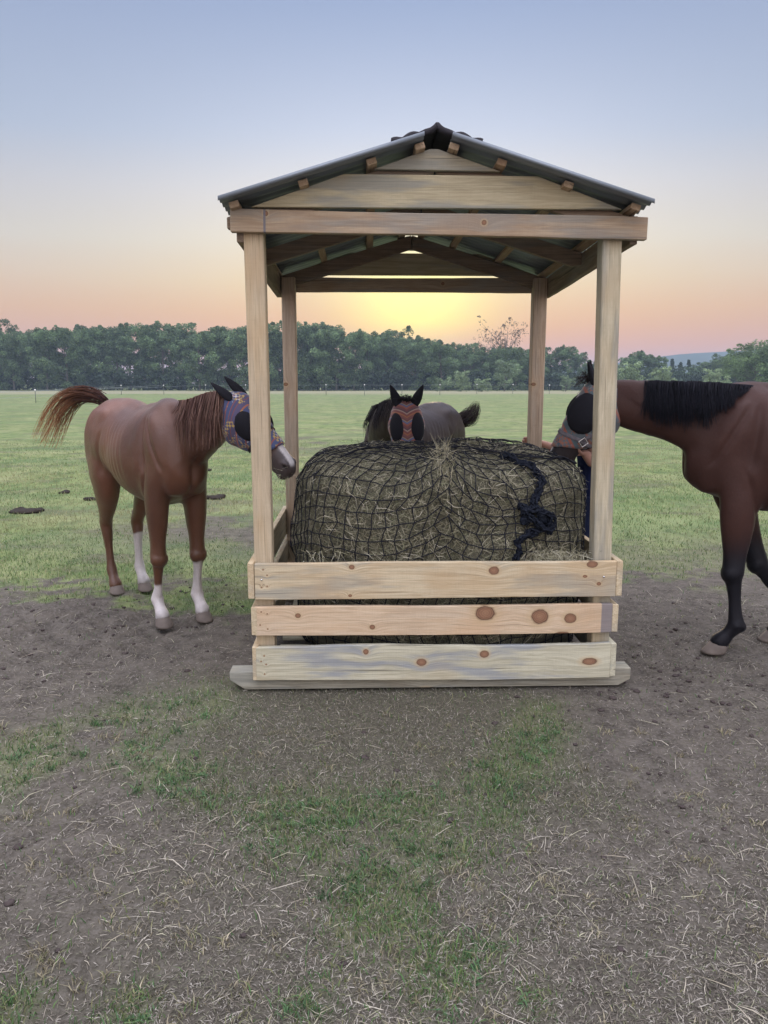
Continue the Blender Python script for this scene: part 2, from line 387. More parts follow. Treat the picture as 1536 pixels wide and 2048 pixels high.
# green blades standing
def blades(n, X, Y, H, w, col, name, label, cat, lean=.6):
    th = rng.random(n) * math.pi * 2; dv = np.stack([np.cos(th), np.sin(th), np.zeros(n)], -1)
    A = np.stack([X, Y, height(X, Y) - .002], -1); up = np.array([[0, 0, 1.]])
    ln = (rng.random((n, 1)) * lean + .1)
    Bm = A + up * H[:, None] * .55 + dv * H[:, None] * ln * .3; C = A + up * H[:, None] * (1 - .3 * ln) + dv * H[:, None] * ln
    th2 = rng.random(n) * math.pi; side = np.stack([np.cos(th2), np.sin(th2), np.zeros(n)], -1)
    o = strips(name, A, Bm, C, side, w, col, STRAW, taper=.1)
    return tag(o, label, cat, kind='stuff')
n = 270000; X, Y = scatter(n, 1.55, 22)
g, d, dp = masks(X, Y)
keep = rng.random(n) < np.clip(g * np.where(Y < 4.6, .62, 1) * (.35 + 1.1 * fbm(X * 2, Y * 2, 3, 51)) + .02, 0, 1); keep &= ~((X > -.75) & (X < 1.25) & (Y > 3.85) & (Y < 5.7))
X, Y = X[keep], Y[keep]; n = len(X); far = smst(Y, 4, 12)
H = (.012 + rng.random(n) * .028) * (1 + .5 * far); w = .0025 + .003 * far + rng.random(n) * .002
near_c = pal(n, [(.085, .17, .055), (.11, .19, .06), (.15, .20, .07), (.07, .14, .05), (.22, .22, .11)])
far_c = pal(n, [(.21, .28, .11), (.28, .32, .14), (.16, .23, .09), (.36, .34, .19), (.13, .20, .08)])
k = rng.random(n) < far; near_c[k] = far_c[k]
tn_ = fbm(X * 1.2, Y * .8, 4, 97); tn2_ = fbm(X * .5 + 4, Y * .4, 3, 98)
near_c = near_c * (1 + (.6 + .9 * tn_ - 1) * smst(Y, 4.5, 6))[:, None]; yl_ = (smst(tn2_, .48, .62) * smst(Y, 4.5, 6) * .6)[:, None]; near_c = near_c * (1 - yl_) + np.array([[.34, .31, .17]]) * yl_
H = H * (.55 + .95 * tn_)
blades(n, X, Y, H, w, near_c, 'grass', 'short green grass growing through the soil and across the pasture', 'grass', 1.1)
def tufts(nt_, per, X, Y, spread, H0, H1, cols, name, label, cat, w0=.0028):
    n = nt_ * per; X = np.repeat(X, per) + rng.normal(0, spread, n); Y = np.repeat(Y, per) + rng.normal(0, spread, n)
    tone = np.repeat(.75 + .5 * rng.random((nt_, 1)), per, axis=0)
    blades(n, X, Y, np.repeat(H0 + rng.random(nt_) * (H1 - H0), per) * (.5 + .6 * rng.random(n)), w0 + rng.random(n) * .002, np.clip(pal(n, cols) * tone, 0, 1), name, label, cat, 1.5)
def pick(nn, f, y0, y1):
    X, Y = scatter(nn, y0, y1); g, d, dp = masks(X, Y); k = rng.random(nn) < f(g, d, X, Y); return X[k], Y[k]
X, Y = pick(9000, lambda g, d, X, Y: np.clip(g - .12, 0, 1) * .38 * (fbm(X * 3, Y * 3, 3, 95) > .45), 1.6, 4.8)
tufts(len(X), 16, X, Y, .014, .014, .040, [(.085, .165, .07), (.10, .19, .08), (.14, .21, .09), (.07, .13, .06)], 'green_tufts', 'small bright green grass tufts in front of the feeder', 'grass tufts', .0035)
X, Y = pick(520, lambda g, d, X, Y: .5 + 0 * X, 1.6, 3.6)
tufts(len(X), 20, X, Y, .016, .012, .035, [(.30, .27, .17), (.22, .19, .12), (.36, .32, .22), (.2, .21, .1)], 'dry_tufts', 'small dead tan grass tufts on the trampled soil', 'grass tufts')
n = 60000; X, Y = scatter(n, 2.2, 5); g, d, dp = masks(X, Y); keep = rng.random(n) < d * .75; X, Y = X[keep], Y[keep]; n = len(X)
blades(n, X, Y, .01 + rng.random(n) * .018, .002 + rng.random(n) * .0015, pal(n, [(.19, .18, .12), (.14, .145, .085), (.25, .23, .17), (.12, .15, .07)]), 'dry_turf', 'short dry cropped turf in front of the feeder', 'turf', 1.3)
# clods and droppings
def rocks(spots, name, mat, label, cat):
    s = Soup()
    for (x, y, r) in spots:
        z = float(height(np.array([x]), np.array([y]))[0])
        k = 10; th = np.linspace(0, math.pi, 6)[1:-1]
        C = np.array([[x, y, z + r * .25]]) + np.cos(th)[:, None] * np.array([[0, 0, 1]]) * r * .5
        s.loft(C, (1, 0, 0), (0, 1, 0), np.sin(th) * r * rng.uniform(.7, 1.3), np.sin(th) * r * rng.uniform(.7, 1.2), 8)
        s.V[-1] += (rng.random(s.V[-1].shape) - .5) * r * .5
    return tag(link(name, s.mesh(name), mat), label, cat, kind='stuff')
SOILM = flat('clod_mat', (.075, .06, .055), .95, nscale=30, bmp=.5)
sp_ = []
for _ in range(900):
    cx, cy, rr = [(-1.5, 5.2, 1.1), (-2.4, 4.6, .9), (2.2, 4.7, .9), (1.6, 4.0, .5), (1.2, 3.0, 1.6), (-1, 2.6, 1.6)][rng.integers(0, 6)]
    sp_.append((cx + rng.normal() * rr * .6, cy + rng.normal() * rr * .5, .004 + rng.random() ** 3 * .013))
sp_ = [q for q in sp_ if q[1] > 1.4]
rocks(sp_, 'soil_clods', SOILM, 'small dark soil clods kicked up around the feeder', 'clods')
DUNG = flat('dung_mat', (.035, .028, .022), .9, nscale=40)
for (px, py, n_, sprd, lab) in [(52, 1022, 22, .28, 'low dark dung heap in the grass at the left edge of the photo'), (425, 995, 18, .22, 'dark dung heap at the near edge of the bare patch behind the chestnut horse'),
                                (183, 999, 8, .1, 'small dark dung pile just left of the chestnut horse'), (130, 985, 6, .1, 'tiny dark dung pile in the pasture far left of the chestnut horse'),
                                (405, 940, 8, .25, 'dark dung pile in the grass under the chestnut horse neck')]:
    p = gnd(px, py); s = Soup()
    s.ball((p.x, p.y, .0), np.eye(3), (sprd * .8, sprd * .6, .03), 10)
    for _ in range(n_):
        x = p.x + np.clip(rng.normal(), -1.5, 1.5) * sprd * .42; y = p.y + np.clip(rng.normal(), -1.5, 1.5) * sprd * .3; r = rng.uniform(.03, .055); z = float(height(np.array([x]), np.array([y]))[0])
        s.ball((x, y, z + r * .5), np.eye(3), (r, r * .8, r * .6), 8)
    root = link('dung_pile', remesh(s, 'dung_pile', .014, 1), DUNG); tag(root, lab, 'dung')

# ------------------------------------------------------------------ wood
def wood(name, light, dark, stain=.4, knots=(), seed=0, grain=1.0, stainc=(.24, .26, .245, 1), rough=.75, band=None):
    m, t, b = material(name); o = t.nodes.new('ShaderNodeTexCoord').outputs['Object']
    oi = t.nodes.new('ShaderNodeObjectInfo').outputs['Random']
    ov = t.nodes.new('ShaderNodeVectorMath'); ov.operation = 'ADD'; t.links.new(o, ov.inputs[0])
    cmb = t.nodes.new('ShaderNodeCombineXYZ'); t.links.new(M(t, 'MULTIPLY', oi, 37.0), cmb.inputs[0]); t.links.new(M(t, 'MULTIPLY', oi, 11.0), cmb.inputs[2]); t.links.new(cmb.outputs[0], ov.inputs[1])
    v = ov.outputs[0]
    lk = t.links
    dmin = None
    for (kx, kz, rx, rz) in knots:
        s = t.nodes.new('ShaderNodeVectorMath'); s.operation = 'SUBTRACT'; lk.new(o, s.inputs[0]); s.inputs[1].default_value = (kx, 0, kz)
        q = t.nodes.new('ShaderNodeVectorMath'); q.operation = 'MULTIPLY'; lk.new(s.outputs[0], q.inputs[0]); q.inputs[1].default_value = (1 / rx, 0, 1 / rz)
        l = t.nodes.new('ShaderNodeVectorMath'); l.operation = 'LENGTH'; lk.new(q.outputs[0], l.inputs[0])
        dmin = l.outputs['Value'] if dmin is None else M(t, 'MINIMUM', dmin, l.outputs['Value'])
    # grain bends round the knots
    if dmin is not None:
        wz = t.nodes.new('ShaderNodeCombineXYZ'); lk.new(M(t, 'MULTIPLY', M(t, 'POWER', 2.718, M(t, 'MULTIPLY', dmin, -.55)), .045), wz.inputs[2])
        va = t.nodes.new('ShaderNodeVectorMath'); va.operation = 'ADD'; lk.new(v, va.inputs[0]); lk.new(wz.outputs[0], va.inputs[1]); v = va.outputs[0]
    ck = noise(t, mapping(t, v, (1.0, 30, 75), (seed * 7, 0, 0)), 1.0, 3, .5)
    g1 = noise(t, mapping(t, v, (2.0 * grain, 16 * grain, 30 * grain), (seed, seed, seed)), 1.6, 8, .68, .8)
    g2 = noise(t, mapping(t, v, (3, 60, 120)), 1.5, 4, .6)
    st = noise(t, mapping(t, v, (1.1, 5, 7), (seed * 3, 0, 0)), 1.3, 4, .55)
    bl = noise(t, mapping(t, v, (2, 3, 3), (seed * 5, 0, 0)), 1.1, 3)
    saw = noise(t, mapping(t, v, (110, 6, 9)), 1.3, 4, .6)
    c = mixc(t, ramp(t, g1, [(.40, (0, 0, 0, 1)), (.60, (1, 1, 1, 1))]), dark, light)
    c = mixc(t, M(t, 'MULTIPLY', ramp(t, g2, [(.5, (0, 0, 0, 1)), (.66, (1, 1, 1, 1))]), .45), c, tuple(x * .6 for x in dark[:3]) + (1,))
    c = mixc(t, ramp(t, ck, [(.655, (0, 0, 0, 1)), (.70, (.75, .75, .75, 1))]), c, tuple(x * .35 for x in dark[:3]) + (1,))
    c = mixc(t, M(t, 'MULTIPLY', ramp(t, st, [(.49, (0, 0, 0, 1)), (.58, (1, 1, 1, 1))]), stain), c, stainc)
    c = mixc(t, M(t, 'MULTIPLY', ramp(t, bl, [(.5, (0, 0, 0, 1)), (.65, (1, 1, 1, 1))]), .4), c, (dark[0] * 1.0, dark[1] * .86, dark[2] * .72, 1))
    c = mixc(t, M(t, 'MULTIPLY', ramp(t, saw, [(.5, (0, 0, 0, 1)), (.7, (1, 1, 1, 1))]), .09), c, tuple(x * .55 for x in dark[:3]) + (1,))
    if dmin is not None:
        wob = M(t, 'ADD', dmin, M(t, 'MULTIPLY', M(t, 'SUBTRACT', noise(t, o, 40, 3), .5), .35))
        rings = t.nodes.new('ShaderNodeMath'); rings.operation = 'SINE'; lk.new(M(t, 'MULTIPLY', wob, 26.0), rings.inputs[0])
        inside = mixc(t, M(t, 'ADD', M(t, 'MULTIPLY', rings.outputs[0], .22), .25), ramp(t, wob, [(0, (.28, .15, .085, 1)), (.5, (.21, .10, .06, 1)), (.78, (.16, .07, .042, 1)), (.92, (.06, .028, .02, 1)), (1.0, (.10, .055, .035, 1))]), (.36, .20, .11, 1))
        c = mixc(t, ramp(t, M(t, 'MULTIPLY', wob, .4), [(.38, (.7, .7, .7, 1)), (.76, (0, 0, 0, 1))]), c, (.52, .39, .22, 1))
        c = mixc(t, ramp(t, M(t, 'MULTIPLY', wob, .5), [(.46, (.92, .92, .92, 1)), (.58, (0, 0, 0, 1))]), c, inside)
    if band:   # dark saw or strap stain across the board
        xx = t.nodes.new('ShaderNodeSeparateXYZ'); lk.new(o, xx.inputs[0])
        dd = M(t, 'ABSOLUTE', M(t, 'SUBTRACT', xx.outputs[0], band[0]))
        f = ramp(t, M(t, 'DIVIDE', dd, band[1]), [(.85, (band[2],) * 3 + (1,)), (1, (0, 0, 0, 1))])
        c = mixc(t, f, c, (.17, .17, .19, 1))
    lk.new(c, b.inputs['Base Color']); b.inputs['Roughness'].default_value = rough; b.inputs['Specular IOR Level'].default_value = .25
    bump(t, M(t, 'ADD', M(t, 'ADD', g2, M(t, 'MULTIPLY', g1, .9)), M(t, 'MULTIPLY', saw, .4)), b, .45, .0035)
    return m
YEL = (.66, .57, .385, 1); YELD = (.52, .42, .265, 1)
PALE = (.60, .58, .43, 1); PALED = (.46, .435, .31, 1)
PNK = (.68, .54, .37, 1); PNKD = (.58, .435, .28, 1)
GRY = (.38, .365, .285, 1); GRYD = (.25, .235, .18, 1)

FX, FY, FROT = .265, 3.90, R(1.7)
feeder = empty('hay_feeder', (FX, FY, 0), FROT)
tag(feeder, 'new pine slatted hay feeder with a pitched corrugated metal roof on four posts', 'hay feeder')
TILT = .038
def prism(name, prof, y0, y1, mat, parent, origin=None, basis=None, bev=.003, jit=.0015):
    """profile polygon (x,z) extruded from y0 to y1, in its own axes"""
    bm = bmesh.new(); n = len(prof)
    f = [bm.verts.new((x, y0, z)) for x, z in prof]; g = [bm.verts.new((x, y1, z)) for x, z in prof]
    bm.faces.new(f); bm.faces.new(g[::-1])
    for k in range(n): bm.faces.new((f[(k + 1) % n], f[k], g[k], g[(k + 1) % n]))
    bmesh.ops.recalc_face_normals(bm, faces=bm.faces)
    me = bpy.data.meshes.new(name); bm.to_mesh(me); bm.free()
    o = link(name, me, mat, parent)
    Mx = Matrix.Identity(4)
    if basis is not None:
        for c_ in range(3):
            for r_ in range(3): Mx[r_][c_] = basis[c_][r_]
    if origin is not None: Mx.translation = Vector(origin)
    o.matrix_basis = Mx
    if bev:
        md = o.modifiers.new('bevel', 'BEVEL'); md.width = bev; md.segments = 1; md.limit_method = 'ANGLE'
    return o
def plank(name, cx, cy, cz, L, T, H, mat, basis=None, bev=.003, wav=.004, parent=None, seed=0):
    """board: length along its own X, thickness Y, height Z, with rough-sawn wandering edges"""
    r = random.Random(seed + hash(name) % 97 if False else seed + int(L * 1000)); k = 14
    top = []; bot = []
    a0 = r.random() * 6; b0 = r.random() * 6
    for j in range(k + 1):
        x = -L / 2 + L * j / k
        top.append((x, H / 2 + wav * math.sin(a0 + j * .55) * .6 + wav * (r.random() - .5) * .5))
        bot.append((x, -H / 2 + wav * math.sin(b0 + j * .4) * .6 + wav * (r.random() - .5) * .5))
    return prism(name, bot + top[::-1], -T / 2, T / 2, mat, parent or feeder, (cx, cy, cz), basis, bev)
def K(pts, x0, z0, Y=3.85):
    out = []
    for px, py, rx, ry in pts:
        p = at(px, py, Y); k_ = .9 if rx > 3 else 1; out.append((p.x - FX - x0, p.z - z0, rx * .0026 * k_, ry * .0027 * k_))
    return out
VERT = ((0, 0, 1), (0, 1, 0), (-1, 0, 0))       # board X runs up
SIDE = ((0, 1, 0), (-1, 0, 0), (0, 0, 1))       # board X runs front to back
screws = lambda xs, ys: [(x, y, 1.3, 1.3) for x in xs for y in ys]
m_top = wood('board_top', YEL, YELD, .5, K([(988, 1142, 11, 9), (1187, 1131, 12, 7), (703, 1133, 6, 5), (700, 1190, 4, 3), (1172, 1155, 5, 3), (1200, 1170, 5, 4), (527, 1137, 1.5, 1.5), (535, 1148, 1.5, 1.5), (524, 1172, 1.5, 1.5), (535, 1170, 1.5, 1.5)], .005, .597), 1)
m_mid = wood('board_mid', PNK, PNKD, .12, K([(597, 1229, 6, 5), (745, 1253, 6, 5), (971, 1227, 22, 16), (1081, 1235, 19, 16), (1143, 1239, 13, 11), (1127, 1274, 22, 9), (524, 1221, 1.5, 1.5), (536, 1225, 1.5, 1.5), (522, 1247, 1.5, 1.5), (537, 1255, 1.5, 1.5)], 0, .383), 2, band=(.905, .035, .8))
m_bot = wood('board_low', PALE, PALED, .7, K([(732, 1303, 6, 6), (843, 1325, 11, 8), (969, 1310, 10, 8), (1181, 1327, 17, 8), (530, 1309, 1.5, 1.5), (524, 1320, 1.5, 1.5), (534, 1326, 1.5, 1.5), (531, 1345, 1.5, 1.5)], 0, .150), 3, stainc=(.25, .28, .32, 1))
plank('board', .005, -.035, .597, 1.868, .03, .19, m_top, seed=1)
plank('board', -.002, -.035, .383, 1.862, .03, .155, m_mid, seed=2)
plank('board', -.002, -.038, .153, 1.862, .03, .188, m_bot, seed=3, wav=.009)
# posts
m_pl = wood('post_left', (.60, .49, .32, 1), (.50, .395, .25, 1), .15, [], 4)
m_pr = wood('post_right', (.57, .51, .355, 1), (.44, .385, .26, 1), .5, (), 5)
m_pb = wood('post_back', (.56, .45, .32, 1), (.44, .335, .23, 1), .2, [(-.2, .02, .012, .02), (.42, .03, .012, .016)], 6)
def post(x, y, z1, mat, lean=0, w=.094, d=.094):
    z0 = .012; bx = Vector((lean, 0, 1)).normalized(); bz = Vector((-1, 0, lean)).normalized()
    return plank('post', x + lean * (z1 + z0) / 2, y + d / 2, (z0 + z1) / 2, z1 - z0, d, w, mat, (tuple(bx), (0, 1, 0), tuple(bz)), .005, .002)
post(-.885, .0, 2.40, m_pl, -.004); post(.893, .0, 2.39, m_pr, -.018)
post(-.885, 1.68, 2.33, m_pb); post(.89, 1.68, 2.33, m_pb)
# side boards (outside the posts), ends seen beside the front boards
m_side = wood('board_side', YEL, YELD, .3, (), 7)
m_sideg = wood('board_side_pale', PALE, PALED, .5, (), 8)
for sx_ in (-1, 1):
    xo = sx_ * .952 + .004
    for (z, h, mt, ln) in ((.60, .185, m_side, 1.85), (.385, .15, m_side, 1.84), (.155, .18, m_sideg if sx_ > 0 else m_side, 1.84)):
        plank('board', xo - (.012 * sx_ if z < .5 else 0), ln / 2 - .05, z, ln, .032, h, mt, SIDE, seed=int(z * 100))
for z, h in ((.60, .185), (.385, .15), (.155, .18)): plank('board', 0, 1.80, z, 1.86, .03, h, m_side)
# skids lying on the ground
m_sk = wood('skid_wood', GRY, GRYD, .4, K([(850, 1370, 14, 10)], -.005, .05, 3.87), 9)
for y_ in (.03, 1.72):
    prism('skid', [(-1.0, 0.0), (.99, 0.0), (1.055, .035), (1.055, .10), (-1.08, .10), (-1.08, .055)], -.045, .055, m_sk, feeder, (0, y_, 0.0), None, .004)
# floor boards under the bale
for k in range(5): plank('floor_board', 0, .25 + k * .32, .112, 1.70, .2, .02, m_sideg, None, seed=k)
# top frame
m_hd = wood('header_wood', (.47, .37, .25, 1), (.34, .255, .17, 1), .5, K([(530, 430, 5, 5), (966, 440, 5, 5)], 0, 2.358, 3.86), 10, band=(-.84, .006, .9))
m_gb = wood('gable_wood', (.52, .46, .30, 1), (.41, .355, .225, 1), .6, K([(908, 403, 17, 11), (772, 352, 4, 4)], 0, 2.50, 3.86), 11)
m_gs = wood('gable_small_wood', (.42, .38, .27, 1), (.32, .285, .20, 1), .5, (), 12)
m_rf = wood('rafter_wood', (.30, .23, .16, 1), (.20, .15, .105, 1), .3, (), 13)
zt = lambda y: -TILT * y
tb = ((1, 0, 0), (0, 1, 0), (0, 0, 1))
def rot2(v, a): return None
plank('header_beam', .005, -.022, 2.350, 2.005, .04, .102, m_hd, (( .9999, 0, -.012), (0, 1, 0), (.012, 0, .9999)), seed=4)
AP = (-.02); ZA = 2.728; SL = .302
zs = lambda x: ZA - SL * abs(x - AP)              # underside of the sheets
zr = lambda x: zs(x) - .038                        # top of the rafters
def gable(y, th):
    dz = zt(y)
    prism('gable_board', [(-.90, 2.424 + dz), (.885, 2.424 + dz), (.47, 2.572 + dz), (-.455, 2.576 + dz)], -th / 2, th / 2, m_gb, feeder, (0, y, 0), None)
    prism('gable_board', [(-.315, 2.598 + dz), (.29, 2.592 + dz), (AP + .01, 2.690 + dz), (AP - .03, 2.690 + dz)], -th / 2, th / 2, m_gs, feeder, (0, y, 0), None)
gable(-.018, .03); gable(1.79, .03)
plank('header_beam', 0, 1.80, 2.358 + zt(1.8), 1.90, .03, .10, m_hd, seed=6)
def rafter(y):
    for s_ in (-1, 1):
        x1 = AP + s_ * 1.0; x0 = AP + s_ * .004
        pr = [(x0, zr(x0) - .095), (x0, zr(x0) - .003), (x1, zr(x1) - .003), (x1, zr(x1) - .055), (x1 - s_ * .1, zr(x1 - s_ * .1) - .095)]
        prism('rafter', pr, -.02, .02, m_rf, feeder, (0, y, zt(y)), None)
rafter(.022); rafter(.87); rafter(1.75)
for s_ in (-1, 1):                                   # top plates front to back
    plank('top_plate', s_ * .958, .90, 2.335 + zt(.90), 1.79, .036, .13, m_rf, (tuple(Vector((0, 1, -TILT)).normalized()), (-1, 0, 0), (0, TILT, 1)), seed=7)
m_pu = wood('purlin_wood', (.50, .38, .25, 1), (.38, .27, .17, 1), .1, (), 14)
yb = tuple(Vector((0, 1, -TILT)).normalized())
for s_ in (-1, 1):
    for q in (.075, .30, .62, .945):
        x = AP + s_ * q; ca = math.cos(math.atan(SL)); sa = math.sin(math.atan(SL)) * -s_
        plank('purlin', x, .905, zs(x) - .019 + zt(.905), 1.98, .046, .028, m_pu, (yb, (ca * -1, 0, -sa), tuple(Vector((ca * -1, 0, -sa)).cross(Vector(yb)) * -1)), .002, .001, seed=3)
# metal roof
m, t, b = material('roof_metal'); o = t.nodes.new('ShaderNodeTexCoord').outputs['Object']
c = mixc(t, noise(t, o, 3, 5), (.18, .21, .235, 1), (.27, .31, .34, 1)); t.links.new(c, b.inputs['Base Color'])
b.inputs['Metallic'].default_value = .35; b.inputs['Roughness'].default_value = .42; METAL = m
def roof_sheet(s_):
    ys = np.arange(-.155, 1.96, .0076); us = np.array([.065, .4, .7, 1.012])
    V = []; n_ = len(ys)
    for u in us:
        x = AP + s_ * u
        w_ = .0055 * np.sin(ys / .076 * 2 * math.pi)
        V.append(np.stack([np.full(n_, x), ys, ZA - SL * u + .009 + w_ + zt(ys)], -1))
    V = np.concatenate(V); i = np.arange(n_ - 1)
    Q = np.concatenate([np.stack([j * n_ + i, j * n_ + i + 1, (j + 1) * n_ + i + 1, (j + 1) * n_ + i], -1) for j in range(len(us) - 1)])
    k = len(V); L_ = []
    for u in (us[0], us[-1]): L_ += [(AP + s_ * u, -.157, ZA - SL * u + .019 + .004), (AP + s_ * u, -.157, ZA - SL * u - .001 + .004)]
    V = np.vstack([V, np.array(L_)]); Q = np.vstack([Q, [[k, k + 1, k + 3, k + 2]]])
    o = link('roof_sheet', np_mesh('roof_sheet', V, Q, smooth=False), METAL, feeder)
    md = o.modifiers.new('s', 'SOLIDIFY'); md.thickness = .0035; md.offset = 0
    return o
roof_sheet(-1); roof_sheet(1)
CAPM = flat('ridge_cap_mat', (.035, .033, .038), .8, nscale=12, bmp=.4)
us = np.linspace(-.215, .215, 34); ys = np.arange(-.09, 1.95, .03)
UU, YY = np.meshgrid(us, ys)
ZZ = ZA - SL * np.abs(UU) + .046 + zt(YY) + .012 * np.abs(np.sin(UU * 38)) * np.clip(np.abs(UU) * 9, .2, 1) + .022 * np.exp(-(UU / .02) ** 2) + .006 * np.sin(YY * 22) + .004 * fbm(UU * 30, YY * 30, 2, 3)
nn = len(us); i = np.arange(nn - 1)[None] + nn * np.arange(len(ys) - 1)[:, None]
o = link('ridge_cap', np_mesh('ridge_cap', np.stack([AP + UU, YY, ZZ], -1).reshape(-1, 3), np.stack([i, i + 1, i + 1 + nn, i + nn], -1).reshape(-1, 4), smooth=True), CAPM, feeder)
md = o.modifiers.new('s', 'SOLIDIFY'); md.thickness = .022; md.offset = -1
# bright screw heads
SCREW = flat('screw_mat', (.7, .72, .74), .25, .9, var=.05)
for (px, py) in ((524, 1157), (1210, 1156)):
    p = at(px, py, 3.85); s = Soup(); s.loft([[0, 0, 0], [0, -.003, 0]], (1, 0, 0), (0, 0, 1), [.0055, .004], [.0055, .004], 10)
    o = link('screw', s.mesh('screw'), SCREW, feeder); o.location = (p.x - FX, -.0515, p.z)

# ------------------------------------------------------------------ bale
BC = np.array([.325, 4.80]); BA, BB, BZ0, BZ1 = .815, .80, .125, 1.205
BH = (BZ1 - BZ0) / 2; BZC = (BZ1 + BZ0) / 2
def bale_point(theta, t, off=0.0):
    """theta: bearing round the bale (0 = towards the viewer); t: arc length from the top centre, metres"""
    theta = np.asarray(theta, float); t = np.asarray(t, float)
    cx = np.sin(theta); cy = -np.cos(theta); n = 3.4
    rad = (np.abs(cx / BA) ** n + np.abs(cy / BB) ** n) ** (-1 / n)
    # profile: nearly flat top, rounded shoulder, bulging side
    corner = .13; flat_l = rad - corner
    arc = corner * math.pi / 2
    u = np.clip((t - flat_l) / arc, 0, 1) * math.pi / 2
    top = np.clip(t, 0, flat_l); down = np.clip(t - flat_l - arc, 0, 3)
    rr = np.where(t < flat_l, top, flat_l + corner * np.sin(u))
    dome = .065 * (rr / rad) ** 2 - .03 * (fbm(theta * 1.6 + 3, rr * 3.5 + 8, 3, 63) - .5) * np.clip(rr / .25, 0, 1) * 2
    zz = BZ1 - dome - corner * (1 - np.cos(u)) - down
    bulge = .03 * np.sin(np.clip((BZ1 - zz) / 1.1, 0, 1) * math.pi)
    lump = (fbm(theta * 3 + 20, t * 4 + 5, 3, 61) - .5) * .085
    rr = rr + (bulge + lump) * np.clip(u / 1.2 + .15, 0, 1) + off * np.sin(u)
    # central peak gathered on the front shoulder
    pk = np.exp(-(theta / .13) ** 2) * np.exp(-((t - .62) / .16) ** 2)
    zz = zz + lump * (1 - np.sin(u)) + off * np.cos(u) + .035 * pk; rr = rr + .03 * pk
    zz = np.maximum(zz, BZ0 + .01)
    return np.stack([BC[0] + .04 * pk * 0 + rr * cx, BC[1] + rr * cy, zz], -1)
th = np.linspace(-math.pi, math.pi, 181)[:-1]; ts = np.linspace(0.01, 1.95, 70)
TT, SS = np.meshgrid(th, ts); V = bale_point(TT, SS).reshape(-1, 3); k = len(th)
V += (rng.random(V.shape) - .5) * .012
j = np.arange(len(ts) - 1)[:, None] * k; i = np.arange(k)[None]
Q = np.stack([j + i, j + (i + 1) % k, j + k + (i + 1) % k, j + k + i], -1).reshape(-1, 4)
m, t, b = material('hay_core'); o = t.nodes.new('ShaderNodeTexCoord').outputs['Object']
c = mixc(t, noise(t, o, 55, 5, .7), (.035, .033, .023, 1), (.18, .17, .11, 1)); t.links.new(c, b.inputs['Base Color']); b.inputs['Roughness'].default_value = .95
bump(t, noise(t, o, 80, 4, .7), b, 1, .02)
bale = empty('hay_bale', (BC[0], BC[1], BZ0)); tag(bale, 'large round bale of dull green hay sitting inside the feeder', 'hay bale')
def rel(V, root): return np.asarray(V, float) - np.array(root.location)
link('hay_core', np_mesh('hay_core', rel(V, bale), Q, smooth=True), m, bale)
# hay stalks on the surface
HAYM = vcol_mat('hay_mat', .7, .25, .12)
def hay(n, lens, widths, off, cols, name, front=True, wild=.35, tmax=1.75):
    th = (rng.random(n) * 2 - 1) * (math.pi * .62 if front else math.pi); t_ = .15 + rng.random(n) * (tmax - .15)
    P = bale_point(th, t_, off); e = .01
    Pt = bale_point(th + e, t_, off) - P; Pd = bale_point(th, t_ + e, off) - P
    a1 = nrm(Pt); a2 = nrm(Pd); nn_ = nrm(np.cross(Pd, Pt)); out = nrm(P - np.array([BC[0], BC[1], .7])); sg = np.sign(np.sum(nn_ * out, 1))[:, None]; nn_ = nn_ * sg
    al = rng.normal(0, .75, n) + (rng.random(n) < .35) * math.pi / 2
    d_ = a1 * np.cos(al)[:, None] + a2 * np.sin(al)[:, None]
    L = lens[0] + rng.random(n) ** 2 * (lens[1] - lens[0]); l = L[:, None] / 2
    lift = (rng.random((n, 1)) ** 4) * wild
    pr = np.cross(nn_, d_)
    A = P - d_ * l; C = P + d_ * l + nn_ * l * lift * 1.5 + pr * l * rng.normal(0, .3, (n, 1)); Bm = P + nn_ * (.003 + .008 * rng.random((n, 1))) + pr * l * rng.normal(0, .2, (n, 1))
    side = nrm(pr + nn_ * rng.normal(0, .5, (n, 1)))
    return strips(name, rel(A, bale), rel(Bm, bale), rel(C, bale), side, widths[0] + rng.random(n) * (widths[1] - widths[0]), pal(n, cols, .25), HAYM, bale)
hay(42000, (.03, .10), (.0016, .0034), .004, [(.27, .255, .165), (.185, .175, .115), (.36, .34, .235), (.12, .115, .07), (.22, .23, .135)], 'hay_layer')
hay(3000, (.03, .11), (.0014, .0030), .018, [(.40, .37, .26), (.30, .28, .18), (.50, .47, .36)], 'hay_stalks', wild=.6)
# loose hay spilling over the top board on the right
n = 900; px_ = rng.choice([1075, 1110, 1150, 1020, 760, 640], n, p=[.25, .3, .2, .1, .08, .07]) + rng.normal(0, 22, n)
p0 = np.array([at(px_[k], 1100 + 26 * rng.random(), 3.985) for k in range(n)]); dv = nrm(np.stack([rng.normal(.05, .45, n), rng.normal(-.25, .25, n), rng.normal(-.5, .55, n)], -1)); L = .03 + rng.random((n, 1)) * .09
droop = strips('spilled_hay', rel(p0, bale), rel(p0 + dv * L * .5 + arr0(0, -.01, .008), bale), rel(p0 + dv * L + rng.normal(0, .01, (n, 3)), bale), nrm(rng.normal(0, 1, (n, 3))), .002 + rng.random(n) * .0018, pal(n, [(.42, .40, .28), (.3, .29, .18), (.5, .48, .36)]), HAYM, bale); droop['kind'] = 'stuff'
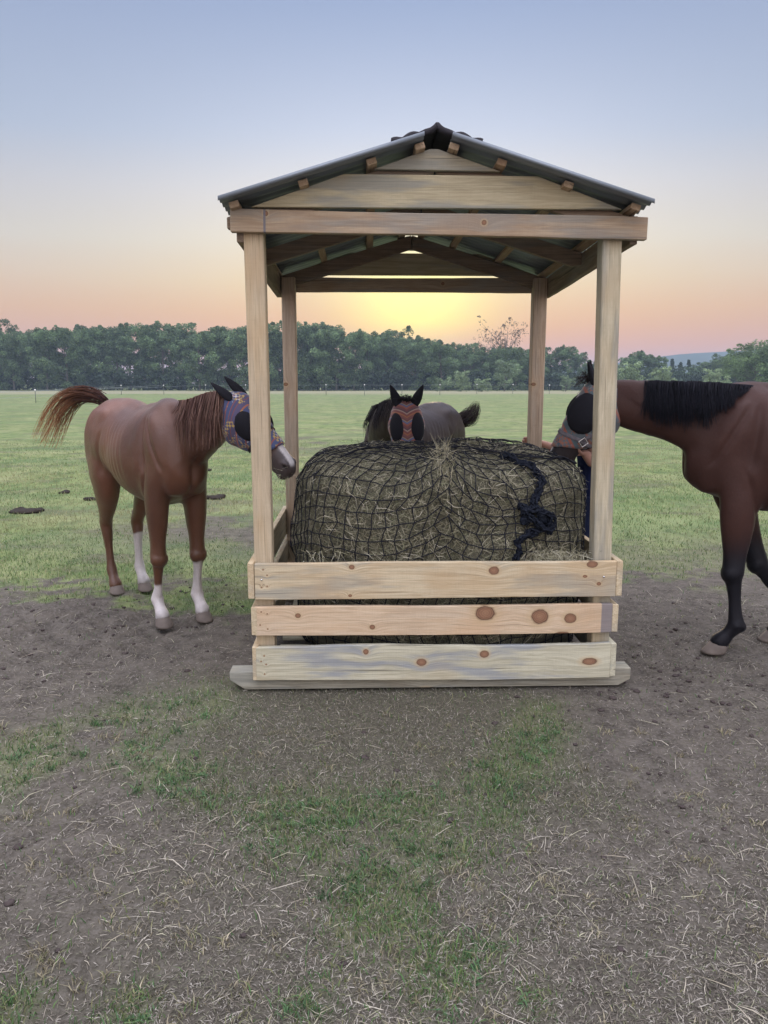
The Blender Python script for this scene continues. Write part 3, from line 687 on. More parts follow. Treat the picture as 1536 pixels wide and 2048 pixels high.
# tuft of hay sticking up at the front peak
n = 170; p0 = bale_point(np.zeros(n) + rng.normal(0, .035, n), .68 + rng.normal(0, .12, n), .01)
dv = nrm(np.stack([rng.normal(-.02, .4, n), rng.normal(-.1, .3, n), rng.normal(.5, .5, n)], -1)); L = .04 + rng.random((n, 1)) * .09
tuft = strips('hay_tuft', rel(p0, bale), rel(p0 + dv * L * .5 + rng.normal(0, .006, (n, 3)), bale), rel(p0 + dv * L + rng.normal(0, .012, (n, 3)), bale), nrm(rng.normal(0, 1, (n, 3))), .002 + rng.random(n) * .002, pal(n, [(.40, .37, .25), (.3, .28, .17), (.46, .43, .30)]), HAYM, bale); tuft['kind'] = 'stuff'

# hay net
NETM = flat('net_mat', (.012, .013, .018), .6, nscale=30, var=.3)
net = empty('hay_net', (BC[0], BC[1], BZ0)); tag(net, 'black knotted slow feeder net stretched over the hay bale', 'hay net')
ncol = 84; nrow = 29
ci = np.arange(ncol); ri = np.arange(nrow)
CI, RI = np.meshgrid(ci, ri)
THn = (CI / ncol * 2 - 1) * math.pi
# equalise spacing by arc length round the rounded square
fine_t = np.linspace(-math.pi, math.pi, 2001); Pf = bale_point(fine_t, np.full(2001, 1.3)); arc = np.concatenate([[0], np.cumsum(np.linalg.norm(np.diff(Pf, axis=0), axis=1))])
THn = np.interp((CI + .42 * (RI % 2) * (.4 + .6 * np.sin(CI * .16 + 1) ** 2)) / ncol * arc[-1], arc, fine_t)
Tn = .10 + RI * .069
side_ = np.abs(THn)
sagL = .46 * (1 - np.exp(-np.abs(THn) / .42)) * np.exp(-((Tn - 1.0) / .55) ** 2)    # rows climb to the gathered peak and sag to each side
skew = np.where(THn > 0, 1.0, .8) * sagL
Tn = Tn + skew * .8 - .10 * np.exp(-((Tn - 1.0) / .5) ** 2)
THn = THn * (1 - .42 * np.exp(-(THn / .5) ** 2) * np.exp(-((Tn - .75) / .22) ** 2))   # columns pulled together at the peak
# bunch drawn in at the tie-off on the right
tie_th, tie_t = .46, 1.02
dd = np.exp(-(((THn - tie_th) / .20) ** 2 + ((Tn - tie_t) / .22) ** 2)) * .55
THn = THn + (tie_th - THn) * dd; Tn = Tn + (tie_t - Tn) * dd
THn = THn + rng.normal(0, .006, THn.shape) + .035 * (fbm(THn * 2 + 9, Tn * 3, 2, 91) - .5); Tn = Tn + rng.normal(0, .005, Tn.shape) + .05 * (fbm(THn * 2.2 + 5, Tn * 2.5, 2, 93) - .5)
NP = bale_point(THn, Tn, .024)
A = []; B = []
for r_ in range(nrow):
    for c_ in range(ncol):
        if r_ < 6 and (c_ % 2): continue
        st_ = 2 if r_ < 6 else 1
        q = NP[r_, (c_ + st_) % ncol]; A.append(NP[r_, c_]); B.append(q)
        if r_ + 1 < nrow: A.append(NP[r_, c_]); B.append(NP[r_ + 1, c_])
A = np.array(A); B = np.array(B); mid_ = (A + B) / 2 + rng.normal(0, .002, A.shape)
tubes('net_mesh', rel(np.vstack([A, mid_]), net), rel(np.vstack([mid_, B]), net), .0029, NETM, net, 5)
def rope(path, r, name, root, mat=NETM, strands=3, jit=.012):
    P = catmull(np.array([np.array(p) for p in path]), 8); A = []; B = []
    for s_ in range(strands):
        o_ = rng.normal(0, jit, P.shape); k_ = np.ones(5) / 5
        o_ = np.stack([np.convolve(o_[:, a_], k_, 'same') for a_ in range(3)], -1) * 1.6
        Pp = P + o_; A.append(Pp[:-1]); B.append(Pp[1:])
    return tubes(name, rel(np.vstack(A), root), rel(np.vstack(B), root), r, mat, root, 6)
def bp(px, py, off=.03):
    """spot on the bale front seen at this place of the photo"""
    best = None
    T_, S_ = np.meshgrid(np.linspace(-.9, 1.2, 160), np.linspace(.2, 1.9, 160)); P = bale_point(T_, S_, off).reshape(-1, 3)
    z = P[:, 1] * math.cos(PITCH) - (P[:, 2] - CH) * math.sin(PITCH); yv = P[:, 1] * math.sin(PITCH) + (P[:, 2] - CH) * math.cos(PITCH)
    X_ = 768 + F * P[:, 0] / z; Y_ = 1024 - F * yv / z
    dd = (X_ - px) ** 2 + (Y_ - py) ** 2 + P[:, 1] * 3
    return P[np.argmin(dd)]
TIEM = flat('tie_mat', (.007, .010, .018), .7, nscale=30, var=.4)
rope([bp(1005, 908), bp(1040, 925), bp(1072, 945), bp(1085, 965), bp(1072, 990), bp(1068, 1015, .05)], .007, 'draw_cord', net, TIEM, 6, .014)
rope([bp(1040, 1008, .05), bp(1060, 1022, .08), bp(1085, 1020, .08), bp(1102, 1035, .06), bp(1098, 1062, .05), bp(1085, 1052, .06), bp(1060, 1035, .07), bp(1045, 1022, .06)], .006, 'tie_knot', net, TIEM, 7, .012)
rope([bp(1085, 1060, .04), bp(1060, 1070, .04), bp(1035, 1078, .04), bp(1038, 1100, .04), bp(1030, 1122, .04)], .007, 'draw_cord', net, TIEM, 6, .014)
s = Soup()
for (px, py, rx, rz) in ((1062, 1020, .038, .022), (1085, 1035, .036, .024), (1098, 1050, .02, .03), (1045, 1012, .03, .02), (1052, 1040, .03, .03)):
    p = bp(px, py, .03); s.ball(p, np.eye(3), (rx, .03, rz), 12); s.V[-1] += rng.normal(0, .006, s.V[-1].shape)
tb_ = remesh(s, 'tie_bunch', .008, 1); set_v(tb_, rel(get_v(tb_), net)); link('tie_bunch', tb_, TIEM, net)
rope([bp(600, 940), bp(700, 905, .03), bp(760, 893, .03), bp(840, 890, .04)], .004, 'draw_cord', net, NETM, 2, .006)
rope([bp(840, 890, .04), bp(930, 893, .03), bp(1010, 908, .03), bp(1100, 915), bp(1150, 925)], .0045, 'draw_cord', net, NETM, 3, .008)

# ------------------------------------------------------------------ horses
COAT = {}
def coat_mat(name, rough=.42, sheen=.05):
    m, t, b = material(name); a = t.nodes.new('ShaderNodeAttribute'); a.attribute_name = 'col'
    o = t.nodes.new('ShaderNodeTexCoord').outputs['Object']
    f = noise(t, o, 4, 5, .6); f2 = noise(t, mapping(t, o, (30, 30, 9)), 5, 5, .7)
    v = M(t, 'ADD', M(t, 'ADD', M(t, 'MULTIPLY', f, .8), M(t, 'MULTIPLY', f2, .55)), .33)
    n = t.nodes.new('ShaderNodeVectorMath'); n.operation = 'SCALE'; t.links.new(a.outputs['Color'], n.inputs[0]); t.links.new(v, n.inputs['Scale'])
    t.links.new(n.outputs[0], b.inputs['Base Color']); b.inputs['Roughness'].default_value = rough; b.inputs['Specular IOR Level'].default_value = .28
    b.inputs['Sheen Weight'].default_value = sheen; b.inputs['Sheen Roughness'].default_value = .4; b.inputs['Sheen Tint'].default_value = (1, .85, .75, 1)
    bump(t, M(t, 'ADD', f2, M(t, 'MULTIPLY', noise(t, o, 16, 5, .6), 1.5)), b, .30, .006)
    return m
MESHM = flat('mask_mesh_mat', (.012, .012, .016), .85, nscale=300, var=.4)
STEEL = flat('steel_mat', (.75, .74, .7), .25, .95, var=.05)
def arr(*a): return np.array(a, float)

def horse(name, root, yaw, S, feet, neck, poll, muzzle, headup, colf, coat, label, mane_col, mane_side, tail_path, tail_col, maskm, group=None, topline=0.0, mane_len=.26, mane_n=420, mane_u=(.1, 1.0), name_mode='', strap=None):
    """root: (x,y) under the withers line; feet dict of world ground points; neck: world centre points with half depth / half width"""
    H = empty(name, (root[0], root[1], 0)); tag(H, label, 'horse', group)
    c_, s_ = math.cos(yaw), math.sin(yaw); fw = arr(c_, s_, 0); lf = arr(-s_, c_, 0); upv = arr(0, 0, 1)
    def W(x, y, z): return arr(root[0], root[1], 0) + (fw * x + lf * y + upv * z) * S
    sp = Soup()
    tr = np.array([(-.86, 1.20, .055, .10), (-.82, 1.20, .15, .19), (-.72, 1.205, .235, .265), (-.58, 1.215, .268, .285), (-.42, 1.20, .262, .28), (-.26, 1.16, .262, .285),
                   (-.08, 1.125, .275, .305), (.10, 1.115, .27, .325), (.24, 1.13, .235, .34), (.36, 1.165, .185, .335), (.47, 1.15, .165, .29), (.57, 1.12, .145, .22), (.645, 1.09, .09, .13)])
    D = catmull(tr, 4)
    sp.loft([W(a, 0, z + topline * 0) for a, z, w, h in D], lf, upv, D[:, 2] * S, D[:, 3] * S, 28, 2.15, .10)
    # spine ridge and withers
    sp.limb([W(-.62, 0, 1.40), W(-.4, 0, 1.41), W(-.1, 0, 1.375), W(.15, 0, 1.40), (W(.30, 0, 1.445)), W(.52, 0, 1.40), W(.66, 0, 1.34)], [.08 * S] * 4 + [.065 * S, .08 * S, .06 * S], [.10 * S, .08 * S, .07 * S, .06 * S, .045 * S, .05 * S, .05 * S], upv)
    # muscle masses
    for y in (-1, 1):
        sp.ball(W(.40, y * .125, 1.18), (nrm(fw * -.35 + upv), nrm(fw + upv * .35), lf), (.25 * S, .14 * S, .075 * S))      # shoulder blade
        sp.ball(W(.30, y * .150, 1.00), (nrm(fw * .5 + upv), nrm(fw - upv * .5), lf), (.16 * S, .10 * S, .065 * S))        # triceps
        sp.ball(W(.515, y * .075, 1.03), (upv, fw, lf), (.16 * S, .09 * S, .085 * S))                                         # breast
        sp.ball(W(-.62, y * .155, 1.18), (nrm(fw * .2 + upv), fw, lf), (.27 * S, .20 * S, .115 * S))                        # haunch
        sp.ball(W(-.47, y * .16, 1.345), (fw, upv, lf), (.15 * S, .09 * S, .07 * S))                                        # point of hip
        sp.ball(W(-.76, y * .12, 1.02), (upv, fw, lf), (.25 * S, .10 * S, .10 * S))                                         # hamstring
    def foreleg(y, foot):
        f = arr(foot[0], foot[1], 0); kn = foot[2] if len(foot) > 2 else 0
        E = W(.36, y * .13, .93); top = W(.42, y * .125, 1.12)
        fet = f + fw * -.070 * S + upv * .165 * S; K_ = E * .46 + fet * .54; K_ = arr(*K_); K_[2] = .455 * S; K_ = K_ + fw * .02 * S
        def lerp(a, b_, t_): return a * (1 - t_) + b_ * t_
        P = [top, E, lerp(E, K_, .35), lerp(E, K_, .75), K_, lerp(K_, fet, .16), lerp(K_, fet, .5), lerp(K_, fet, .82), fet, f - fw * .034 * S + upv * .115 * S, f + fw * .002 * S + upv * .070 * S, f + fw * .012 * S + upv * .045 * S]
        ra = [.135, .12, .098, .064, .058, .044, .036, .038, .047, .039, .050, .050]; rb = [.065, .078, .072, .050, .054, .039, .029, .032, .041, .037, .048, .048]
        sp.limb(P, [r * S for r in ra], [r * S for r in rb], fw)
        sp.ball(K_ + fw * .012 * S, (upv, fw, lf), (.062 * S, .055 * S, .062 * S)); sp.ball(fet - fw * .024 * S - upv * .008 * S, (upv, fw, lf), (.036 * S, .034 * S, .036 * S)); sp.ball(fet, (upv, fw, lf), (.034 * S, .042 * S, .047 * S))
        hoof(f)
    def hindleg(y, foot):
        f = arr(foot[0], foot[1], 0)
        top = W(-.62, y * .14, 1.16); st = W(-.50, y * .165, .93); fet = f - fw * .065 * S + upv * .17 * S
        hk = fet + upv * .365 * S - fw * .015 * S + (W(-.72, y * .15, 0) - f) * arr(1, 1, 0) * .25
        def lerp(a, b_, t_): return a * (1 - t_) + b_ * t_
        P = [top, W(-.57, y * .16, 1.02), lerp(st, hk, .18) - fw * .02 * S, lerp(st, hk, .55), lerp(st, hk, .85), hk, lerp(hk, fet, .22), lerp(hk, fet, .55), lerp(hk, fet, .85), fet, f - fw * .032 * S + upv * .118 * S, f + fw * .002 * S + upv * .070 * S, f + fw * .012 * S + upv * .045 * S]
        ra = [.22, .20, .155, .100, .064, .062, .050, .039, .039, .047, .039, .050, .050]; rb = [.10, .105, .095, .070, .048, .048, .040, .031, .032, .040, .037, .048, .048]
        sp.limb(P, [r * S for r in ra], [r * S for r in rb], fw)
        sp.ball(hk - fw * .045 * S + upv * .035 * S, (nrm(upv - fw * .3), fw, lf), (.05 * S, .025 * S, .027 * S)); sp.ball(fet - fw * .022 * S - upv * .008 * S, (upv, fw, lf), (.030 * S, .026 * S, .026 * S))
        hoof(f)
    hoofs = []
    def hoof(f):
        hoofs.append(f)
    for k_, v_ in feet.items():
        (foreleg if k_[0] == 'F' else hindleg)(1 if k_[1] == 'L' else -1, v_)
    # neck
    NK = catmull(np.array([[*p, d_, w_] for p, d_, w_ in neck]), 6)
    C = NK[:, :3]; tn = nrm(np.gradient(C, axis=0)); Sx = nrm(np.cross(tn, upv)); Ux = nrm(np.cross(Sx, tn))
    sp.loft(C, Sx, Ux, NK[:, 4], NK[:, 3], 22, 2.0, .22)
    crest = C + Ux * (NK[:, 3] * .97)[:, None]
    # head
    poll = arr(*poll); muzzle = arr(*muzzle); ax = nrm((muzzle - poll)); HL = np.linalg.norm(muzzle - poll) / .60
    hu = arr(*headup); hu = nrm(hu - ax * np.dot(hu, ax)); hs = np.cross(ax, hu)
    hd = np.array([(-.04, .055, .050, -.03), (.02, .095, .080, -.035), (.09, .125, .098, -.06), (.16, .135, .104, -.07), (.23, .120, .092, -.062), (.31, .094, .072, -.045),
                   (.40, .080, .060, -.036), (.47, .076, .059, -.038), (.53, .072, .059, -.044), (.575, .056, .050, -.05), (.60, .030, .030, -.053)])
    HD = catmull(hd, 5)
    hc = np.array([poll + (ax * a_ + hu * c0) * HL for a_, d_, w_, c0 in HD])
    sp.loft(hc, hs, hu, HD[:, 2] * HL, HD[:, 1] * HL, 22, 2.2, -.06)
    def hp(u, n_, l_): return poll + (ax * u + hu * n_ + hs * l_) * HL
    for l_ in (-1, 1):
        sp.ball(hp(.17, -.09, l_ * .075), (ax, hu, hs), (.10 * HL, .10 * HL, .035 * HL))      # cheek
        sp.ball(hp(.175, .015, l_ * .083), (ax, hu, hs), (.045 * HL, .03 * HL, .028 * HL))    # brow
        sp.ball(hp(.535, -.005, l_ * .042), (ax, hu, hs), (.035 * HL, .024 * HL, .02 * HL))     # nostril rim
    sp.ball(hp(.545, -.112, 0), (ax, hu, hs), (.04 * HL, .026 * HL, .04 * HL)); sp.ball(hp(.49, -.118, 0), (ax, hu, hs), (.04 * HL, .022 * HL, .032 * HL))
    # throat joins neck and jaw
    me = remesh(sp, 'body', .0100 * S, 2, .6)
    V = get_v(me)
    ed = np.empty(len(me.edges) * 2, dtype=np.int32); me.edges.foreach_get('vertices', ed); ed = ed.reshape(-1, 2)
    cnt = np.bincount(ed.ravel(), minlength=len(V)).astype(float)[:, None]
    hh_ = (V - poll) @ ax / HL; wgt = (smst(V[:, 2] / S, .62, .92) * (1 - ((hh_ > -.12) & (np.linalg.norm(V - (poll + ax * .25 * HL), axis=1) < .42 * HL))))[:, None] * .62
    for _ in range(26):
        acc = np.stack([np.bincount(ed[:, 0], V[ed[:, 1], a_], len(V)) + np.bincount(ed[:, 1], V[ed[:, 0], a_], len(V)) for a_ in range(3)], 1) / cnt
        V = V + (acc - V) * wgt
    set_v(me, V); Nn = get_n(me)
    L = (V - arr(root[0], root[1], 0)); lx = L @ fw / S; ly = L @ lf / S; lz = V[:, 2] / S
    hx = (V - poll) @ ax / HL; hn = (V - poll) @ hu / HL; hl = (V - poll) @ hs / HL
    headm = (hx > -.02) & (hx < .66) & (np.abs(hl) < .14) & (hn > -.24) & (hn < .14)
    # ribs, shoulder groove, nostril pit, mouth line
    ribm = smst(lx, -.38, -.30) * (1 - smst(lx, .06, .16)) * smst(lz, .92, 1.05) * (1 - smst(lz, 1.28, 1.36)) * smst(np.abs(ly), .14, .2)
    disp = .0026 * smst(fbm(lx * 6, lz * 3, 2, 19), .3, .6) * np.sin((lx + (lz - 1.1) * .22) * 2 * math.pi / .062 + 1.5 * fbm(lx * 4, lz * 4, 2, 9)) * ribm
    groove = np.exp(-((lx - (.30 + (1.35 - lz) * .12)) / .022) ** 2) * smst(lz, .98, 1.08) * (1 - smst(lz, 1.34, 1.42)) * smst(np.abs(ly), .1, .16)
    disp -= .012 * groove
    groove2 = np.exp(-((lx + .40 - (lz - 1.1) * .25) / .03) ** 2) * smst(lz, .9, 1.0) * (1 - smst(lz, 1.22, 1.3)) * smst(np.abs(ly), .1, .18)
    disp -= .012 * groove2
    chestg = np.exp(-(ly / .018) ** 2) * smst(lx, .45, .5) * smst(lz, .88, .95) * (1 - smst(lz, 1.12, 1.2)) * (~headm)
    disp -= .014 * chestg
    disp += (fbm(lx * 5 + ly * 3, lz * 3.5 + 30, 3, 71) - .5) * .022 * smst(lz, .8, 1.0) * (~headm)
    disp += (fbm(V[:, 0] * 16 + V[:, 1] * 9, V[:, 2] * 6 + 30, 2, 73) - .5) * .006
    leg = 1 - smst(lz, .62, .74); ang_ = fbm(lx * 22 + 5, ly * 22 + 9, 1, 75)
    disp -= .006 * leg * smst(lz, .2, .25) * (1 - smst(lz, .38, .42)) * np.exp(-((ang_ - .5) / .12) ** 2)
    arm_ = np.exp(-((lx - (.31 + .35 * (lz - .9))) / .016) ** 2) * smst(lz, .66, .78) * (1 - smst(lz, .98, 1.06)) * smst(np.abs(ly), .12, .17); disp -= .010 * arm_
    nk_ = np.exp(-((lx - (.50 - .55 * (lz - 1.1))) / .02) ** 2) * smst(lz, 1.02, 1.1) * (1 - smst(lz, 1.34, 1.42)) * smst(np.abs(ly), .06, .1); disp -= .012 * nk_
    for l_ in (-1, 1):
        disp -= .016 * HL * np.exp(-(((hx - .545) / .017) ** 2 + ((hn + .008) / .012) ** 2)) * (np.sign(hl) == l_) * headm
    mouth = np.exp(-((hn + .092 + (hx - .5) * .1) / .006) ** 2) * smst(hx, .46, .49) * headm; disp -= .007 * mouth
    V = V + Nn * (disp * S)[:, None]
    set_v(me, rel(V, H)); me.name = name + '_body'
    colr = colf(dict(lx=lx, ly=ly, lz=lz, hx=hx, hn=hn, hl=hl, head=headm, V=V, feet=[arr(*v_[:2]) for v_ in feet.values()], keys=list(feet.keys())))
    nost = headm & ((((hx - .545) / .017) ** 2 + ((hn + .008) / .013) ** 2) < 1) & (np.abs(hl) > .02); colr[nost] = (.01, .008, .008)
    set_col(me, colr)
    link('body', me, coat, H)
    # hooves
    for idx, f in enumerate(hoofs):
        s2 = Soup(); zz = np.array([.0, .012, .036, .062, .070]) * S
        cc = [f + fw * (.038 - .52 * z_ / S) * S + upv * z_ for z_ in zz]
        s2.loft(cc, lf, fw, np.array([.056, .056, .050, .044, .036]) * S, np.array([.066, .064, .058, .050, .040]) * S, 20)
        ho = link('hoof', np_mesh('hoof', rel(np.vstack(s2.V), H), np.vstack(s2.Q), np.vstack(s2.T), True), HOOF[name] if name in HOOF else HOOF['d'], H)
    # mane
    if mane_n:
        m_ = len(crest); n = mane_n
        u = mane_u[0] + rng.random(n) * (mane_u[1] - mane_u[0]); u = np.clip(u + rng.normal(0, .012, n), .02, .999); u = u + (.012 if name_mode != 'neat' else .002) * np.sin(u * 90); u = np.clip(u, .01, .999); idx = u * (m_ - 1) - 1e-6; i0 = np.clip(idx.astype(int), 0, m_ - 2); fr = (idx - i0)[:, None]
        base = crest[i0] * (1 - fr) + crest[i0 + 1] * fr; up_ = Ux[i0]; sd = Sx[i0] * mane_side; tg = tn[i0]
        wid = (NK[:, 4][i0])[:, None]; Ld = (mane_len * ((.55 + .6 * rng.random(n)) if name_mode != 'neat' else (.50 + .42 * rng.random(n) + .12 * np.sin(u * 61) + .08 * np.sin(u * 143))))[:, None] * (smst(u, mane_u[0] - .03, mane_u[0] + (.18 if name_mode != 'neat' else .30)) * (1 - (.5 if name_mode != 'neat' else .1) * smst(u, mane_u[1] - .12, mane_u[1])))[:, None]
        base = base - up_ * .012 + sd * rng.normal(0, .010, (n, 1))
        down = nrm(arr(0, 0, -1) + tg * rng.normal(-.10, .12, (n, 1)))
        segs = []; k_ = 6
        wr0 = rng.normal(0, 1, (n, 1))
        clump = np.sin(u * 60)[:, None] * (.012 if name_mode != 'neat' else .003)
        for j_ in range(k_ + 1):
            q = j_ / k_
            wr_ = wr0
            arcx = wid * ((1.12 + .10 * np.sin(u * 47)[:, None] * .5 + .05 * wr_) * np.minimum(1, (q * Ld / .14)) ** .55) + .012
            zoff = up_ * (.022 * np.sin(min(1, q * 3) * math.pi))
            p_ = base + zoff + sd * np.where(q == 0, 0, arcx) + down * (q * Ld) * np.clip(q * 2.2, .35, 1) + tg * clump * q
            segs.append(p_)
        ribbons('mane', segs, .0055, .0015, mane_col, H, HAIRM)
        # forelock
    if tail_path is not None:
        P = catmull(np.array([arr(*p) for p in tail_path['p']]), 7); n = tail_path['n']; m_ = len(P)
        tt = nrm(np.gradient(P, axis=0)); o1 = nrm(np.cross(tt, arr(.3, .9, .2))); o2 = np.cross(tt, o1)
        a_ = rng.random(n) * 2 * math.pi; rr_ = rng.random(n) ** .5
        wv = np.interp(np.linspace(0, 1, m_), np.linspace(0, 1, len(tail_path['w'])), tail_path['w'])
        end = .55 + .45 * rng.random(n) ** .6; start = rng.random(n) * .3
        segs = []; k_ = 9; ph = rng.random(n) * 6
        for j_ in range(k_ + 1):
            q = start + (end - start) * j_ / k_; idx = q * (m_ - 1) - 1e-6; i0 = np.clip(idx.astype(int), 0, m_ - 2); fr = (idx - i0)[:, None]
            ctr = P[i0] * (1 - fr) + P[i0 + 1] * fr; w_ = (wv[i0] * rr_)[:, None]
            segs.append(ctr + o1[i0] * w_ * np.cos(a_)[:, None] + o2[i0] * w_ * np.sin(a_)[:, None] + np.stack([np.sin(ph + q * 7), np.cos(ph + q * 5), np.sin(ph * 2 + q * 6)], -1) * .012)
        ribbons('tail', segs, tail_path.get('t', .006), .0015, tail_col, H, HAIRM, grad=tail_path.get('grad'))
    return H, dict(poll=poll, ax=ax, hu=hu, hs=hs, HL=HL, hp=hp, HD=HD, hc=hc, fw=fw, crest=crest, root=H)

HAIRM = vcol_mat('hair_mat', .6, .18, .1)
HOOF = {'d': flat('hoof_mat', (.16, .135, .115), .6, nscale=18, var=.45)}
def ribbons(name, segs, w0, w1, cols, root, mat, grad=None):
    n = len(segs[0]); k = len(segs); S_ = np.stack(segs, 1)     # n,k,3
    d = nrm(np.gradient(S_, axis=1)); sd = nrm(rng.normal(0, 1, (n, 1, 3))); side = nrm(np.cross(d, sd)); s2 = np.cross(d, side)
    w = np.linspace(w0, w1, k)[None, :, None] * .5
    V = np.stack([S_ + side * w, S_ - side * w * .5 + s2 * w * .8, S_ - side * w * .5 - s2 * w * .8], 2).reshape(-1, 3)
    b = (np.arange(n) * k * 3)[:, None, None]; j = (np.arange(k - 1) * 3)[None, :, None]
    Q = []
    for a in range(3):
        c_ = (a + 1) % 3; Q.append(np.stack([b + j + a, b + j + c_, b + j + 3 + c_, b + j + 3 + a], -1).reshape(-1, 4))
    me = np_mesh(name, rel(V, root), np.vstack(Q), smooth=True)
    c = pal(n, cols, .25); c = np.repeat(c, k * 3, axis=0).reshape(n, k, 3, 3)
    if grad is not None:
        g_ = np.linspace(0, 1, k)[None, :, None, None] ** grad[1]; c = c * (1 - g_) + np.array(grad[0]) * g_ * (.7 + .6 * rng.random((n, 1, 1, 1)))
    set_col(me, c.reshape(-1, 3)); return link(name, me, mat, root)

def mask_mat(name, kind):
    """printed fly-mask cloth, pattern in the head's own coordinates (stored as mc)"""
    m, t, b = material(name); a = t.nodes.new('ShaderNodeAttribute'); a.attribute_name = 'mc'
    s = t.nodes.new('ShaderNodeSeparateXYZ'); t.links.new(a.outputs['Vector'], s.inputs[0]); u, v, w = s.outputs
    if kind == 'stripes':     # chevron bands across the forehead
        q = M(t, 'FRACT', M(t, 'MULTIPLY', M(t, 'ADD', u, M(t, 'MULTIPLY', M(t, 'ABSOLUTE', w), .6)), 7.5))
        c = ramp(t, q, [(0, (.19, .07, .06, 1)), (.12, (.14, .055, .055, 1)), (.22, (.30, .22, .13, 1)), (.27, (.10, .12, .22, 1)), (.38, (.27, .09, .06, 1)), (.5, (.16, .055, .055, 1)), (.62, (.10, .05, .06, 1)), (.72, (.30, .22, .18, 1)), (.8, (.19, .06, .055, 1)), (.92, (.30, .12, .05, 1))], 'CONSTANT')
    else:
        cols = {'blue': [(0, (.04, .055, .13, 1)), (.24, (.22, .06, .045, 1)), (.29, (.04, .06, .14, 1)), (.46, (.19, .055, .05, 1)), (.50, (.05, .05, .11, 1)), (.62, (.16, .05, .055, 1)), (.66, (.07, .06, .12, 1)), (.86, (.30, .10, .05, 1)), (.92, (.05, .06, .13, 1))],
                'teal': [(0, (.105, .13, .145, 1)), (.3, (.08, .12, .135, 1)), (.42, (.30, .09, .055, 1)), (.50, (.12, .13, .14, 1)), (.72, (.055, .08, .10, 1)), (.82, (.13, .15, .15, 1)), (.93, (.25, .10, .07, 1))]}[kind]
        q = M(t, 'FRACT', M(t, 'MULTIPLY', M(t, 'ADD', u, M(t, 'MULTIPLY', v, .6)), 5.5 if kind == 'blue' else 4.2))
        c = ramp(t, q, cols, 'CONSTANT')
        # small woven blocks
        ck = t.nodes.new('ShaderNodeTexChecker'); ck.inputs['Scale'].default_value = 62; t.links.new(a.outputs['Vector'], ck.inputs['Vector'])
        f = M(t, 'MULTIPLY', ck.outputs['Fac'], ramp(t, noise(t, a.outputs['Vector'], 14, 2), [(.50, (0, 0, 0, 1)), (.54, (1, 1, 1, 1))]))
        c = mixc(t, f, c, (.38, .27, .08, 1) if kind == 'blue' else (.26, .11, .07, 1))
        f = M(t, 'MULTIPLY', ck.outputs['Fac'], ramp(t, noise(t, a.outputs['Vector'], 17, 2), [(.60, (0, 0, 0, 1)), (.63, (1, 1, 1, 1))]))
        c = mixc(t, f, c, (.45, .42, .40, 1) if kind == 'blue' else (.16, .2, .22, 1))
    t.links.new(c, b.inputs['Base Color']); b.inputs['Roughness'].default_value = .8; b.inputs['Sheen Weight'].default_value = .2
    bump(t, noise(t, a.outputs['Vector'], 260, 2), b, .2, .002)
    return m

